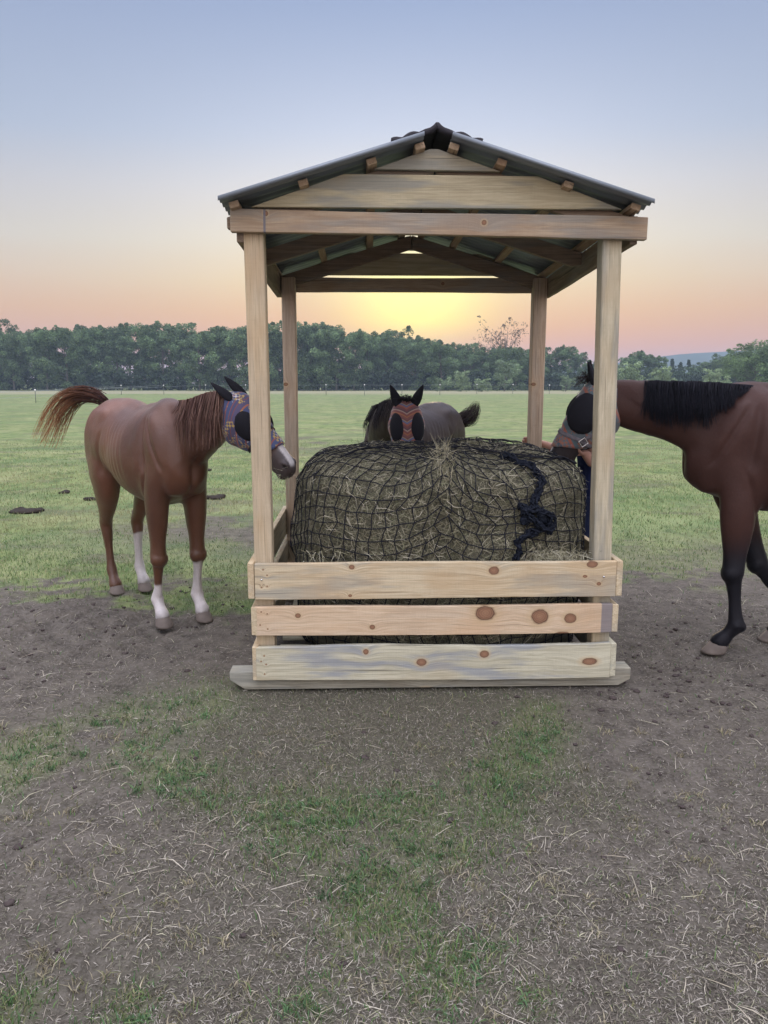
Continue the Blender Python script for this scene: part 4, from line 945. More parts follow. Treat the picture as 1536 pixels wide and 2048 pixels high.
def mask(I, mat, u0, u1, slant, cup, cup_r, straps=(), ear_dirs=None, ear_len=.19, buckle=None, ring=None):
    """fly mask: cloth shell over the head with bulging black eye cups and covered ears"""
    H = I['root']; hp = I['hp']; HL = I['HL']; ax, hu, hs = I['ax'], I['hu'], I['hs']
    HD = I['HD']; us = HD[:, 0]; n = 30; k = 40
    uu = np.linspace(u0, u1, n); th = np.arange(k) * 2 * math.pi / k
    G = []; MC = []
    for j, u in enumerate(uu):
        fr = j / (n - 1)
        for a in th:
            # the hem slants: lower edge sits further back under the jaw
            ue = u + slant * fr * (math.sin(a) * .5)
            d_ = np.interp(ue, us, HD[:, 1]); w_ = np.interp(ue, us, HD[:, 2]); c0 = np.interp(ue, us, HD[:, 3])
            ex = .013 + .012 * math.exp(-((ue - .13) / .1) ** 2) * abs(math.cos(a)) + .003 * math.sin(ue * 60 + a * 2) * (1 if math.sin(a) < .3 else .3)
            if abs(math.cos(a)) > .1 and ue < .3: ex += .006
            cn = math.copysign(abs(math.cos(a)) ** (2 / 2.2), math.cos(a)); sn = math.copysign(abs(math.sin(a)) ** (2 / 2.2), math.sin(a))
            nn_ = c0 + (d_ + ex) * sn; ll = (w_ + ex) * cn * (1 + .06 * sn)
            G.append(hp(ue, nn_, ll)); MC.append((ue, nn_, ll))
    i = np.arange(k)[None]; j = np.arange(n - 1)[:, None] * k
    Q = np.stack([j + i, j + (i + 1) % k, j + k + (i + 1) % k, j + k + i], -1).reshape(-1, 4)
    me = np_mesh('fly_mask', rel(np.array(G), H), Q, smooth=True)
    at_ = me.attributes.new('mc', 'FLOAT_VECTOR', 'POINT'); at_.data.foreach_set('vector', np.array(MC, dtype=np.float32).ravel())
    mo = link('fly_mask', me, mat, H); md = mo.modifiers.new('s', 'SOLIDIFY'); md.thickness = .003; md.offset = 1
    for l_ in (-1, 1):
        s = Soup(); s.ball(hp(cup[0], cup[1], l_ * cup[2]), (ax * math.cos(cup[3]) + hu * math.sin(cup[3]), -ax * math.sin(cup[3]) + hu * math.cos(cup[3]), hs), (cup_r[0] * HL, cup_r[1] * HL, cup_r[2] * HL), 24)
        c = link('eye_cup', np_mesh('eye_cup', rel(np.vstack(s.V), H), np.vstack(s.Q), np.vstack(s.T), True), MESHM, mo)
    # ears in black covers
    for q, l_ in enumerate((-1, 1)):
        if ear_dirs is None: dirv = nrm(-ax * .8 + hu * .75 + hs * l_ * .25)
        else: dirv = nrm(arr(*ear_dirs[q]))
        b0 = hp(.015, .045, l_ * .055); f_ = nrm(np.cross(dirv, hs)); s = Soup()
        tt = np.array([-.03, .0, .04, .08, .12, .155, .18, .19]) / .19 * ear_len; ww = np.array([.028, .034, .040, .038, .029, .018, .009, .003]) * ear_len / .17
        f2 = nrm(f_ - dirv * np.dot(f_, dirv)); h2 = np.cross(dirv, f2)
        s.loft([b0 + dirv * x for x in tt], h2, f2, ww * .95, ww * .6, 14)
        link('ear', np_mesh('ear', rel(np.vstack(s.V), H), np.vstack(s.Q), np.vstack(s.T), True), MESHM, H)
    return mo
def strap(I, pts, w, mat, name='halter_strap', th=.0025, lift=.0):
    """flat strap along head coordinates (u, n, l) pushed just outside the cloth"""
    H = I['root']; HD = I['HD']; us = HD[:, 0]; P = []
    for u, a in pts:     # a: angle round the head, 0 = +side, 90 = forehead
        P.append((u, a, 0))
    P = catmull(np.array(P, float), 6); C = []; O = []
    for u, a, _ in P:
        a = math.radians(a); d_ = np.interp(u, us, HD[:, 1]); w_ = np.interp(u, us, HD[:, 2]); c0 = np.interp(u, us, HD[:, 3]); ex = .017 + lift + .012 * math.exp(-((u - .13) / .1) ** 2)
        cn = math.copysign(abs(math.cos(a)) ** (2 / 2.2), math.cos(a)); sn = math.copysign(abs(math.sin(a)) ** (2 / 2.2), math.sin(a))
        p = I['hp'](u, c0 + (d_ + ex) * sn, (w_ + ex) * cn); C.append(p); O.append(nrm(I['hu'] * sn / d_ + I['hs'] * cn / w_))
    C = np.array(C); O = np.array(O); tn = nrm(np.gradient(C, axis=0)); sd = nrm(np.cross(tn, O))
    s = Soup(); s.loft(C, sd, O, w / 2, th, 8, 5)
    return link(name, np_mesh(name, rel(np.vstack(s.V), H), np.vstack(s.Q), np.vstack(s.T), True), mat, H)
def ringobj(I, u, a, r, rr, name, square=False):
    H = I['root']; HD = I['HD']; us = HD[:, 0]; ar = math.radians(a); d_ = np.interp(u, us, HD[:, 1]); w_ = np.interp(u, us, HD[:, 2]); c0 = np.interp(u, us, HD[:, 3]); ex = .040
    c = I['hp'](u, c0 + (d_ + ex) * math.sin(ar), (w_ + ex) * math.cos(ar)); O = nrm(I['hu'] * math.sin(ar) / d_ + I['hs'] * math.cos(ar) / w_)
    t1 = nrm(np.cross(O, I['hs'] + I['ax'] * .7)); t2 = np.cross(O, t1); k = 4 if square else 20
    th = (np.arange(k + 1)) * 2 * math.pi / k; P = np.array([c + (t1 * math.cos(x) + t2 * math.sin(x)) * r for x in th])
    return tubes(name, rel(P[:-1], H), rel(P[1:], H), rr, STEEL, H, 6)

# --- chestnut horse, left
yawA = math.atan2(-.79, .61)
def colA(q):
    n = len(q['lx']); base = np.tile(arr(.098, .040, .020), (n, 1)); v = fbm(q['V'][:, 0] * 3, q['V'][:, 2] * 3 + q['V'][:, 1] * 2, 3, 81)[:, None]
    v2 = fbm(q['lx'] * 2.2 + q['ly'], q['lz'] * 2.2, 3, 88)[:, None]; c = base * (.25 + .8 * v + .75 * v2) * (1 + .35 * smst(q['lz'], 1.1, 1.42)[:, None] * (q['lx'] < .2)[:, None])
    lz = q['lz']; dl = smst(lz, .35, .8)[:, None]
    # legs a little lighter and browner, then white socks of different height
    c = c * dl + arr(.095, .042, .021) * (1 - dl)
    V = q['V']; fd = np.stack([np.hypot(V[:, 0] - f[0], V[:, 1] - f[1]) for f in q['feet']], 1); who = np.argmin(fd, 1)
    hts = {'FL': .40, 'FR': .275, 'HL': .44, 'HR': -.1}
    for i_, k_ in enumerate(q['keys']):
        h = hts[k_] + .03 * (vnoise(V[:, 0] * 25, V[:, 1] * 25, 5) - .5)
        w = (1 - smst(lz, h - .008, h + .012)) * (who == i_) * (lz < .6); c = c * (1 - w[:, None]) + (arr(.50, .47, .45) * (.55 + .45 * smst(lz + .06 * (vnoise(V[:, 0] * 40, V[:, 2] * 40, 7) - .5), .03, .13))[:, None]) * w[:, None]
    hx, hn, hl = q['hx'], q['hn'], q['hl']; hd = q['head']
    w = smst(hx, .40, .46) * hd; c = c * (1 - w[:, None]) + arr(.055, .042, .04) * w[:, None]
    bl = (1 - smst(np.abs(hl), .018, .03)) * smst(hn, .0, .02) * hd * (hx > .05)
    c = c * (1 - bl[:, None]) + arr(.60, .57, .55) * bl[:, None]
    return c
rA = (-1.59, 5.30)
pollA = at(466, 800, 4.50); muzA = at(592, 940, 4.37)
neckA = [((-1.42, 5.08, 1.22), .27, .145), ((-1.27, 4.93, 1.26), .235, .125), ((-1.12, 4.76, 1.33), .185, .10), ((-1.0, 4.62, 1.395), .155, .085), ((-.905, 4.52, 1.43), .135, .078), ((pollA.x + .02, pollA.y, pollA.z - .055), .115, .072)]
coatA = coat_mat('coat_chestnut', .36); coatA.node_tree.nodes['Principled BSDF'].inputs['Specular IOR Level'].default_value = .5
HOOF['horse_a'] = HOOF['d']
HA, IA = horse('horse', rA, yawA, 1.0,
    {'FR': tuple(gnd(325, 1250))[:2], 'FL': tuple(gnd(405, 1238))[:2], 'HR': tuple(gnd(232, 1184))[:2], 'HL': tuple(gnd(288, 1178))[:2]},
    neckA, pollA, muzA, (.55, -.55, .75), colA, coatA, 'chestnut horse with white socks and a blue patterned fly mask reaching in from the left',
    [(.17, .095, .075), (.26, .16, .12), (.11, .06, .05)], 1,
    {'p': [at(215, 806, 6.0), at(190, 793, 6.05), at(155, 790, 6.1), at(125, 812, 6.1), at(105, 850, 6.1), at(88, 893, 6.1)], 'w': [.035, .055, .07, .10, .12, .13], 'n': 250, 'grad': ((.42, .19, .08), 1.5)},
    [(.045, .022, .02), (.07, .03, .022)], None, mane_len=.30, mane_n=420, mane_u=(.28, .98))
MA = mask_mat('mask_blue', 'blue')
mask(IA, MA, -.035, .405, .05, (.185, -.01, .066, 0), (.118, .090, .066), ear_dirs=[(-.62, -.1, .62), (-.70, .05, .55)], ear_len=.15)
NYL = flat('nylon_black', (.015, .016, .022), .5, var=.3)
for sg in (0, 180):
    strap(IA, [(.30, 60 if sg == 0 else 120), (.305, 20 if sg == 0 else 160), (.31, -20 if sg == 0 else 200), (.30, -60 if sg == 0 else 240)], .022, NYL)
strap(IA, [(.30, 60), (.30, 90), (.30, 120)], .022, NYL)
strap(IA, [(-.01, 200), (.06, 205), (.13, 225), (.18, 250), (.21, 275)], .020, NYL)
strap(IA, [(-.02, 150), (.03, 165), (.07, 190)], .020, flat('nylon_grey', (.06, .07, .10), .6))
ringobj(IA, .075, 195, .021, .003, 'halter_ring')
# thin hanging hairs below the tail
# hay in its mouth
p = IA['hp'](.56, -.07, 0); n = 40
dv = nrm(np.stack([rng.normal(.0, .35, n), rng.normal(-.2, .3, n), rng.normal(-.6, .35, n)], -1)); L = .05 + rng.random((n, 1)) * .12; p0 = p + rng.normal(0, .018, (n, 3))
o = strips('hay_wisp', p0 - dv * .02, p0 + dv * L * .5 + rng.normal(0, .01, (n, 3)), p0 + dv * L + rng.normal(0, .025, (n, 3)), nrm(rng.normal(0, 1, (n, 3))), .003, pal(n, [(.36, .37, .24), (.44, .42, .30)]), HAYM)
tag(o, 'wisp of hay hanging from the chestnut horse mouth beside the left post', 'hay wisp')

# --- bay horse, right
yawC = math.atan2(.20, -1.0)
def colC(q):
    n = len(q['lx']); V = q['V']; v = fbm(V[:, 0] * 3, V[:, 2] * 3 + V[:, 1] * 2, 3, 83)[:, None]
    c = np.tile(arr(.046, .0215, .0165), (n, 1)) * (.7 + .6 * v)
    w = (1 - smst(q['lz'] + .1 * (v[:, 0] - .5), .52, .72))[:, None]; c = c * (1 - w) + arr(.009, .009, .012) * w
    w = (smst(q['hx'], .30, .42) * q['head'])[:, None]; c = c * (1 - w) + arr(.028, .022, .022) * w
    w = (smst(q['lz'], 1.44, 1.475) * (np.abs(q['ly']) < .035) * (q['lx'] < .2) * (q['lx'] > -.8))[:, None]; c = c * (1 - w) + arr(.02, .015, .015) * w
    hl, hn, hx = q['hl'], q['hn'], q['hx']
    bl = (1 - smst(np.abs(hl), .016, .028)) * smst(hn, .0, .02) * q['head'] * (hx > .05)
    c = c * (1 - bl[:, None]) + arr(.60, .55, .52) * bl[:, None]
    return c
rC = (2.49, 4.52); SC = 1.07
pollC = at(1203, 772, 4.80); muzC = at(1088, 942, 4.88)
neckC = [((2.18, 4.56, 1.25), .33, .15), ((2.02, 4.58, 1.33), .285, .13), ((1.88, 4.62, 1.395), .225, .11), ((1.70, 4.68, 1.44), .180, .095), ((1.54, 4.74, 1.465), .155, .088), ((pollC.x + .04, pollC.y, pollC.z - .085), .125, .078)]
coatC = coat_mat('coat_bay', .42, .03); coatC.node_tree.nodes['Principled BSDF'].inputs['Specular IOR Level'].default_value = .16
fC = gnd(1440, 1305)
HC, IC = horse('horse', rC, yawC, SC,
    {'FL': (fC.x, fC.y), 'FR': (2.47, 4.64), 'HL': (3.40, 4.20), 'HR': (3.30, 4.50)},
    neckC, pollC, muzC, (-.8, .14, .45), colC, coatC, 'dark bay horse with black mane and grey patterned mask, cut off by the right edge',
    [(.008, .009, .015), (.013, .013, .02), (.006, .006, .010)], -1,
    {'p': [(3.36, 4.34, 1.40), (3.43, 4.32, 1.36), (3.48, 4.31, 1.1), (3.47, 4.31, .6)], 'w': [.04, .06, .08, .06], 'n': 150}, [(.012, .012, .018)], None, mane_len=.27, mane_n=1900, mane_u=(.20, .75), name_mode='neat')
MC_ = mask_mat('mask_teal', 'teal')
mask(IC, MC_, -.035, .40, .10, (.175, -.012, .080, 0), (.130, .108, .064), ear_dirs=[(-.30, -.1, .85), (-.16, -.05, .9)], ear_len=.15)
NYG = flat('nylon_stripe', (.14, .13, .14), .7, nscale=60, var=.5)
strap(IC, [(.345, 90), (.345, 50), (.335, 10), (.325, -18)], .026, NYG); strap(IC, [(.345, 90), (.345, 130), (.335, 170), (.325, 198)], .026, NYG)
strap(IC, [(.325, 198), (.26, 205), (.19, 212), (.10, 212)], .026, NYG); strap(IC, [(.325, -18), (.26, -25), (.19, -32), (.10, -32)], .026, NYG)
strap(IC, [(.325, 198), (.33, 230), (.32, 270), (.33, 310), (.325, 342)], .026, NYG)
ringobj(IC, .325, 200, .030, .003, 'halter_buckle', True); ringobj(IC, .325, -20, .030, .003, 'halter_buckle', True)

# --- dark horse behind the bale
yawB = math.atan2(-.83, -.50)
def colB(q):
    n = len(q['lx']); V = q['V']; v = fbm(V[:, 0] * 3, V[:, 2] * 3 + V[:, 1] * 2, 3, 85)[:, None]
    c = np.tile(arr(.026, .0165, .0135), (n, 1)) * (.7 + .6 * v)
    w = (smst(q['hx'], .36, .46) * q['head'])[:, None]; c = c * (1 - w) + arr(.02, .017, .017) * w
    return c
rB = (.22, 6.92)
pollB = at(812, 812, 5.86); muzB = at(818, 965, 5.58)
neckB = [((.10, 6.60, 1.15), .26, .15), ((.00, 6.40, 1.20), .23, .13), ((.00, 6.22, 1.25), .185, .11), ((.06, 6.06, 1.32), .15, .09), ((.12, 5.96, 1.38), .125, .08), ((pollB.x, pollB.y + .05, pollB.z - .05), .105, .07)]
HB, IB = horse('horse', rB, yawB, .955,
    {'FL': (.17, 6.46), 'FR': (-.10, 6.60), 'HL': (.72, 7.42), 'HR': (.47, 7.56)},
    neckB, pollB, muzB, (0.0, -.75, .6), colB, coat_mat('coat_dark', .45, .02), 'dark brown horse facing the camera over the bale in a red striped fly mask',
    [(.02, .018, .022), (.045, .038, .042), (.012, .012, .016)], 1,
    {'p': [(.68, 7.66, 1.22), (.76, 7.62, 1.24), (.83, 7.58, 1.27), (.88, 7.55, 1.34), (.90, 7.52, 1.42)][::1], 'w': [.05, .07, .085, .06, .015], 'n': 260}, [(.03, .022, .022), (.05, .035, .035)], None, mane_len=.22, mane_n=170, mane_u=(.2, .98))
MB = mask_mat('mask_stripes', 'stripes')
mask(IB, MB, -.02, .40, .0, (.185, .030, .066, 0), (.125, .064, .060), ear_dirs=[(.42, .0, .9), (-.38, .0, .9)], ear_len=.165)
# forelock between the ears
n = 60; b0 = IB['hp'](-.01, .06, 0)
sg = [b0 + np.stack([rng.normal(0, .03, n), rng.normal(0, .01, n), rng.normal(0, .008, n)], -1) + arr(0, -.02, 0) * q for q in (0, 1, 2)]
sg[1] = sg[0] + np.stack([rng.normal(0, .02, n), np.full(n, -.01), .025 + rng.random(n) * .015], -1); sg[2] = sg[0] + np.stack([rng.normal(0, .04, n), np.full(n, -.03), rng.random(n) * .02], -1)
ribbons('forelock', sg, .006, .002, [(.02, .018, .02)], HB, HAIRM)
n = 50; b0 = IC['hp'](.0, .05, 0)
sg0 = b0 + rng.normal(0, .018, (n, 3)); ribbons('forelock', [sg0, sg0 + arr(-.04, -.01, .03) + rng.normal(0, .012, (n, 3)), sg0 + arr(-.09, -.01, -.01) + rng.normal(0, .02, (n, 3))], .006, .002, [(.03, .022, .02)], HC, HAIRM)

# ------------------------------------------------------------------ person standing behind the bay horse's head
SKIN = flat('skin_mat', (.42, .24, .18), .55, nscale=30, var=.12)
def person():
    x0, y0 = 1.40, 5.12; H = empty('person', (x0, y0, 0)); tag(H, 'person in navy clothes behind the bay horse head, one hand under its chin', 'person')
    fw = arr(-.93, .30, 0); fw = nrm(fw); lf = arr(-fw[1], fw[0], 0) ; up = arr(0, 0, 1)     # left side faces the camera
    def W(x, y, z): return arr(x0, y0, 0) + fw * x + lf * y + up * z
    hand1 = arr(*at(1168, 905, 4.86)); hand2 = arr(*at(1073, 884, 5.74)) 
    s = Soup()
    D = catmull(np.array([(-.02, .80, .10, .14), (-.02, .90, .10, .145), (0, 1.02, .085, .125), (0, 1.14, .095, .14), (-.01, 1.24, .09, .155), (-.01, 1.30, .06, .10), (0, 1.335, .045, .05), (.01, 1.40, .045, .045)]), 4)
    s.loft([W(a, 0, z) for a, z, p, q in D], lf, fw, D[:, 3], D[:, 2], 20)
    for y in (-1, 1):
        s.limb([W(-.01, y * .075, .84), W(.02, y * .08, .62), W(.0, y * .085, .42), W(-.03, y * .085, .25), W(-.02, y * .085, .09), W(-.01, y * .085, .05)], [.09, .078, .055, .052, .035, .035], [.085, .07, .05, .048, .033, .035], fw)
        s.limb([W(-.06, y * .085, .035), W(.06, y * .09, .035), W(.15, y * .095, .028)], [.035, .034, .022], [.034, .042, .036], up)
    s.ball(W(.03, 0, 1.475), (up, fw, lf), (.118, .095, .078)); s.ball(W(.055, 0, 1.415), (up, fw, lf), (.055, .06, .052))
    s.ball(W(.125, 0, 1.455), (up, fw, lf), (.026, .02, .014)); 
    for y in (-1, 1): s.ball(W(.02, y * .078, 1.46), (up, fw, lf), (.03, .018, .01))
    def arm(y, hand, palm_dir, finger_dir, curl):
        sh = W(0, y * .15, 1.24); v = hand - sh; el = sh * .5 + hand * .5 + arr(0, 0, -.10) + fw * -.03
        wr = hand
        s.limb([sh, (sh + el) / 2, el, (el * .5 + wr * .5), wr], [.05, .042, .037, .033, .024], [.048, .042, .036, .034, .028], up, m=6)
        fd = nrm(finger_dir); pd = nrm(palm_dir - fd * np.dot(palm_dir, fd)); ac = np.cross(fd, pd)
        s.limb([wr - fd * .01, wr + fd * .04, wr + fd * .085], [.017, .017, .014], [.026, .038, .036], pd)
        for k, (o_, l_) in enumerate(((-.028, .066), (-.010, .075), (.010, .070), (.027, .056))):
            b0 = wr + fd * .08 + ac * o_; a = 0; P = [b0 - fd * .01, b0]; dd = fd
            for seg in range(3):
                a += curl * (.8 + .1 * k); dd = nrm(fd * math.cos(a) + pd * math.sin(a)); P.append(P[-1] + dd * l_ / 3 * 1.05)
            s.limb(P, [.009, .009, .0085, .008, .006], [.009, .009, .0085, .008, .006], ac, m=3, k=8)
        b0 = wr + fd * .02 - ac * .028; td = nrm(fd * .6 - ac * .7 + pd * .4)
        s.limb([b0, b0 + td * .03, b0 + td * .05 + pd * .01, b0 + td * .06 + pd * .03], [.012, .0105, .0095, .007], [.012, .0105, .0095, .007], pd, m=3, k=8)
        return sh, el, wr
    a1 = arm(1, hand1, arr(0, 0, 1), arr(-1, -.05, -.12), .25)
    a2 = arm(-1, hand2, arr(0.0, -1, .0), arr(-1, .0, .05), .62)
    me = remesh(s, 'body', .0045, 3, .5); V = get_v(me); set_v(me, rel(V, H)); link('body', me, SKIN, H)
    NAVY = flat('navy_cloth', (.010, .016, .060), .85, nscale=14, var=.3, bmp=.3)
    c = Soup(); D2 = D[:24].copy()
    c.loft([W(a, 0, z) for a, z, p, q in D2], lf, fw, D2[:, 3] + .014, D2[:, 2] + .016, 24)
    for sh, el, wr in (a1, a2): c.limb([sh * 1.0, (sh + el) / 2], [.062, .056], [.06, .054], up)
    m1 = remesh(c, 'shirt', .007, 3); set_v(m1, rel(get_v(m1), H)); link('shirt', m1, NAVY, H)
    c = Soup(); c.loft([W(-.02, 0, z) for z in (.78, .84, .9, .95)], lf, fw, [.155, .16, .155, .145], [.095, .10, .098, .092], 20)
    for y in (-1, 1): c.limb([W(-.01, y * .078, .86), W(.02, y * .082, .62), W(.0, y * .088, .42), W(-.03, y * .088, .25), W(-.02, y * .088, .09)], [.105, .092, .072, .066, .058], [.10, .085, .066, .062, .055], fw)
    m1 = remesh(c, 'trousers', .008, 3); set_v(m1, rel(get_v(m1), H)); link('trousers', m1, flat('denim', (.012, .018, .05), .85, nscale=30, bmp=.3), H)
    c = Soup(); c.ball(W(-.005, 0, 1.50), (up, fw, lf), (.112, .105, .092)); c.ball(W(-.07, 0, 1.42), (up, fw, lf), (.12, .05, .07)); V = np.vstack(c.V)
    link('hair', np_mesh('hair', rel(V, H), np.vstack(c.Q), np.vstack(c.T), True), flat('hair_brown', (.05, .03, .02), .6, nscale=60, var=.5), H)
    c = Soup(); p = at(1184, 1055, 5.0); p = arr(*p); c.limb([p + arr(0, 0, .09), p + arr(.01, 0, .03), p + arr(-.005, 0, -.03), p + arr(.02, 0, -.1)], [.02, .035, .04, .02], [.02, .03, .04, .025], fw); V = np.vstack(c.V)
    V = V + (rng.random(V.shape) - .5) * .008
    link('pocket_cloth', np_mesh('pocket_cloth', rel(V, H), np.vstack(c.Q), np.vstack(c.T), True), flat('bright_blue_cloth', (.03, .16, .36), .8, var=.3), H)
    for y in (-1, 1):
        c = Soup(); c.limb([W(-.075, y * .087, .042), W(.0, y * .089, .05), W(.08, y * .092, .04), W(.165, y * .097, .03)], [.04, .048, .042, .026], [.04, .044, .047, .04], up); V = np.vstack(c.V)
        V[:, 2] = np.maximum(V[:, 2], .0); link('shoe', np_mesh('shoe', rel(V, H), np.vstack(c.Q), np.vstack(c.T), True), flat('shoe_mat', (.04, .035, .03), .7), H)
person()

# ------------------------------------------------------------------ trees
LEAF = vcol_mat('leaf_mat', .75, .2, .35)
BARK = flat('bark_mat', (.14, .125, .11), .9, nscale=12, var=.3)
def leaves(name, centers, radii, n_per, size, cols, up_bias=.3):
    C = np.repeat(centers, n_per, axis=0); Rr = np.repeat(radii, n_per, axis=0); n = len(C)
    d = nrm(rng.normal(0, 1, (n, 3))); d[:, 2] = np.abs(d[:, 2]) * np.where(rng.random(n) < .72, 1, -1)
    P = C + d * Rr * (rng.random((n, 1)) ** .35)
    nn_ = nrm(d * .7 + rng.normal(0, .6, (n, 3)) + arr(0, 0, up_bias)); a = nrm(np.cross(nn_, rng.normal(0, 1, (n, 3)))); b = np.cross(nn_, a)
    s = (size * (.6 + .8 * rng.random((n, 1)))); l = s * 1.0; w = s * .55
    V = np.stack([P - a * l, P + b * w, P + a * l, P - b * w], 1).reshape(-1, 3)
    Q = np.arange(n * 4).reshape(-1, 4)
    me = np_mesh(name, V, Q); tone = np.repeat(.62 + .8 * rng.random((len(centers), 1)) ** 1.3, n_per, axis=0)
    set_col(me, np.repeat(pal(n, cols, .25) * tone, 4, axis=0)); return me
def trunk_mesh(name, h, r, tips, lean=(0, 0)):
    s = Soup(); P = [(0, 0, -.2), (lean[0] * .3, lean[1] * .3, h * .3), (lean[0] * .7, lean[1] * .7, h * .65), (lean[0], lean[1], h)]
    s.limb(P, [r * 1.2, r * .9, r * .6, r * .25], [r * 1.2, r * .9, r * .6, r * .25], (0, 1, 0), m=4, k=8)
    for tp in tips:
        z = min(h * .85, max(h * .2, tp[2] * .55)); f = z / h; a = arr(lean[0] * f, lean[1] * f, z)
        s.limb([a, (a + tp) / 2 + arr(0, 0, .3), tp], [r * .38, r * .22, r * .08], [r * .38, r * .22, r * .08], (0.1, 1, 0), m=3, k=6)
    return s.mesh(name)
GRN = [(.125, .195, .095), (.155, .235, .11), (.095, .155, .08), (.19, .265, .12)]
GRN2 = [(.17, .26, .11), (.14, .22, .095), (.20, .29, .125)]
def broadleaf(h, w, base, nb, seed, cols, n_per=70, size=.22, sparse=1.0):
    cs = []; rr = []
    lobes = [(rng.normal(0, w * .33), rng.normal(0, w * .3), base + (h - base) * (.35 + .6 * rng.random()) , w * rng.uniform(.22, .36)) for _ in range(9)]
    while len(cs) < nb:
        if rng.random() < .6:
            L_ = lobes[rng.integers(0, 9)]; d = nrm(rng.normal(0, 1, 3)); p = arr(L_[0], L_[1], L_[2]) + d * L_[3] * arr(1, 1, .8)
        else:
            z = base + (h - base) * rng.random(); f = (z - base) / (h - base); rad = w * .5 * math.sqrt(max(0, 1 - (max(0, f - .45) / .56) ** 2)) * (.75 + .25 * min(1, f * 3))
            a = rng.random() * 6.28; q = rad * (.5 + .5 * rng.random()); p = arr(math.cos(a) * q, math.sin(a) * q, z)
        if p[2] < base * .7 or p[2] > h: continue
        cs.append(p); rr.append(arr(1, 1, .8) * rng.uniform(.6, 1.1) * w / 6)
    for _ in range(26):
        c_ = cs[rng.integers(0, nb)]
        if c_[2] < h * .6: continue
        cs.append(c_ * arr(1.12, 1.12, 1) + arr(0, 0, rng.uniform(.5, 1.3))); rr.append(arr(1, 1, .7) * rng.uniform(.3, .6))
    cs = np.array(cs); rr = np.array(rr)
    # top twigs that break the outline
    tips = cs[rng.choice(len(cs), 12, replace=False)]
    return leaves('crown', cs, rr, n_per, size, cols), trunk_mesh('trunk', h * .8, w * .028, tips, (rng.normal(0, .3), rng.normal(0, .3)))
def conifer(h, w, cols):
    cs = []; rr = []
    for k in range(70):
        f = rng.random() ** .8; z = h * (.08 + .9 * f); rad = w * .5 * (1 - f) + .1; a = rng.random() * 6.28; q = rad * (.4 + .6 * rng.random()); cs.append(arr(math.cos(a) * q, math.sin(a) * q, z)); rr.append(arr(1, 1, .5) * (.25 + .35 * (1 - f)) * w / 3)
    return leaves('crown', np.array(cs), np.array(rr), 45, .16, cols, -.1), trunk_mesh('trunk', h * .95, w * .04, [])
protos = {}
for k in range(5): protos['t%d' % k] = broadleaf(14.5, 8.2 + k * .5, .4, 105, k, GRN, 190, .21)
for k in range(2): protos['l%d' % k] = broadleaf(11.0, 8.5, 1.0, 110, k, GRN2, 80, .22)
protos['s0'] = broadleaf(13.5, 8, 5.0, 60, 9, [(.16, .12, .07), (.2, .14, .08)], 20, .16)
protos['c0'] = conifer(10.5, 4.2, [(.035, .062, .036), (.045, .075, .04)]); protos['c1'] = conifer(9, 3.6, [(.035, .062, .036), (.045, .075, .04)])
protos['b0'] = broadleaf(3.0, 3.6, .1, 60, 3, [(.27, .35, .19), (.22, .30, .16)], 60, .11); protos['b1'] = broadleaf(5.6, 4.0, .2, 70, 4, [(.22, .30, .17), (.18, .25, .14)], 60, .13)
def tree(kind, px, Y, hpx, name, label, cat, group, wsc=1.0):
    """hpx: photo row of the tree top"""
    cm, tm = protos[kind]; h = {'t': 14.5, 'l': 11.0, 's': 13.5, 'c': 10.5 if kind == 'c0' else 9, 'b': 3.0 if kind == 'b0' else 5.6}[kind[0]]
    p = at(px, hpx + (9 if kind[0] in 'tl' else 0), Y); z = float(height(np.array([p.x]), np.array([Y]))[0]); S = (p.z - z) / h
    r = empty(name, (p.x, Y, z), rng.random() * 6.28); r.scale = (S * wsc, S * wsc, S)
    tag(r, label, cat, group)
    a = link('trunk', tm, BARK, r); b_ = link('crown', cm, LEAF, r)
    return r
ORD = ['first', 'second', 'third', 'fourth', 'fifth', 'sixth', 'seventh', 'eighth', 'ninth', 'tenth', 'eleventh', 'twelfth', 'thirteenth', 'fourteenth', 'fifteenth', 'sixteenth', 'seventeenth', 'eighteenth', 'nineteenth']
lab_L = 'broadleaf tree in the tall dense row behind the pasture, left of the feeder'
top_L = lambda x: 655 + 10 * math.sin(x * .035) + 6 * math.sin(x * .09 + 1)
xs = np.arange(-40, 560, 33)
for k, x in enumerate(xs):
    x = x + rng.uniform(-7, 7)
    tree('t%d' % rng.integers(0, 5), x, 172 + rng.uniform(-6, 10), top_L(x) + rng.uniform(-7, 9), 'broadleaf_tree', ('%s broadleaf tree from the left edge in the tall row behind the pasture' % ORD[k]) if x < 500 else ('%s of the tall trees seen between the two left feeder posts' % ('left one' if x < 530 else 'right one')), 'tree', 'tall trees behind the pasture left' if x < 500 else 'trees between the left posts', 1.0)
tops = [(560, 655), (640, 648), (700, 660), (760, 668), (800, 662), (860, 668), (900, 676), (950, 686), (1000, 692), (1050, 692), (1090, 690), (1130, 688), (1165, 705), (1200, 712), (1250, 702), (1290, 700), (1320, 712)]
x = 585; kk = 0
while x < 1060:
    y = np.interp(x, [a for a, _ in tops], [b_ for _, b_ in tops])
    tree('t%d' % rng.integers(0, 5), x, 174 + rng.uniform(-6, 10), y + rng.uniform(-8, 8), 'broadleaf_tree', '%s broadleaf tree from the left in the row framed by the two rear posts' % ORD[kk], 'tree', 'trees below the sunset glow', 1.0)
    x += 31 + rng.uniform(-6, 6); kk += 1
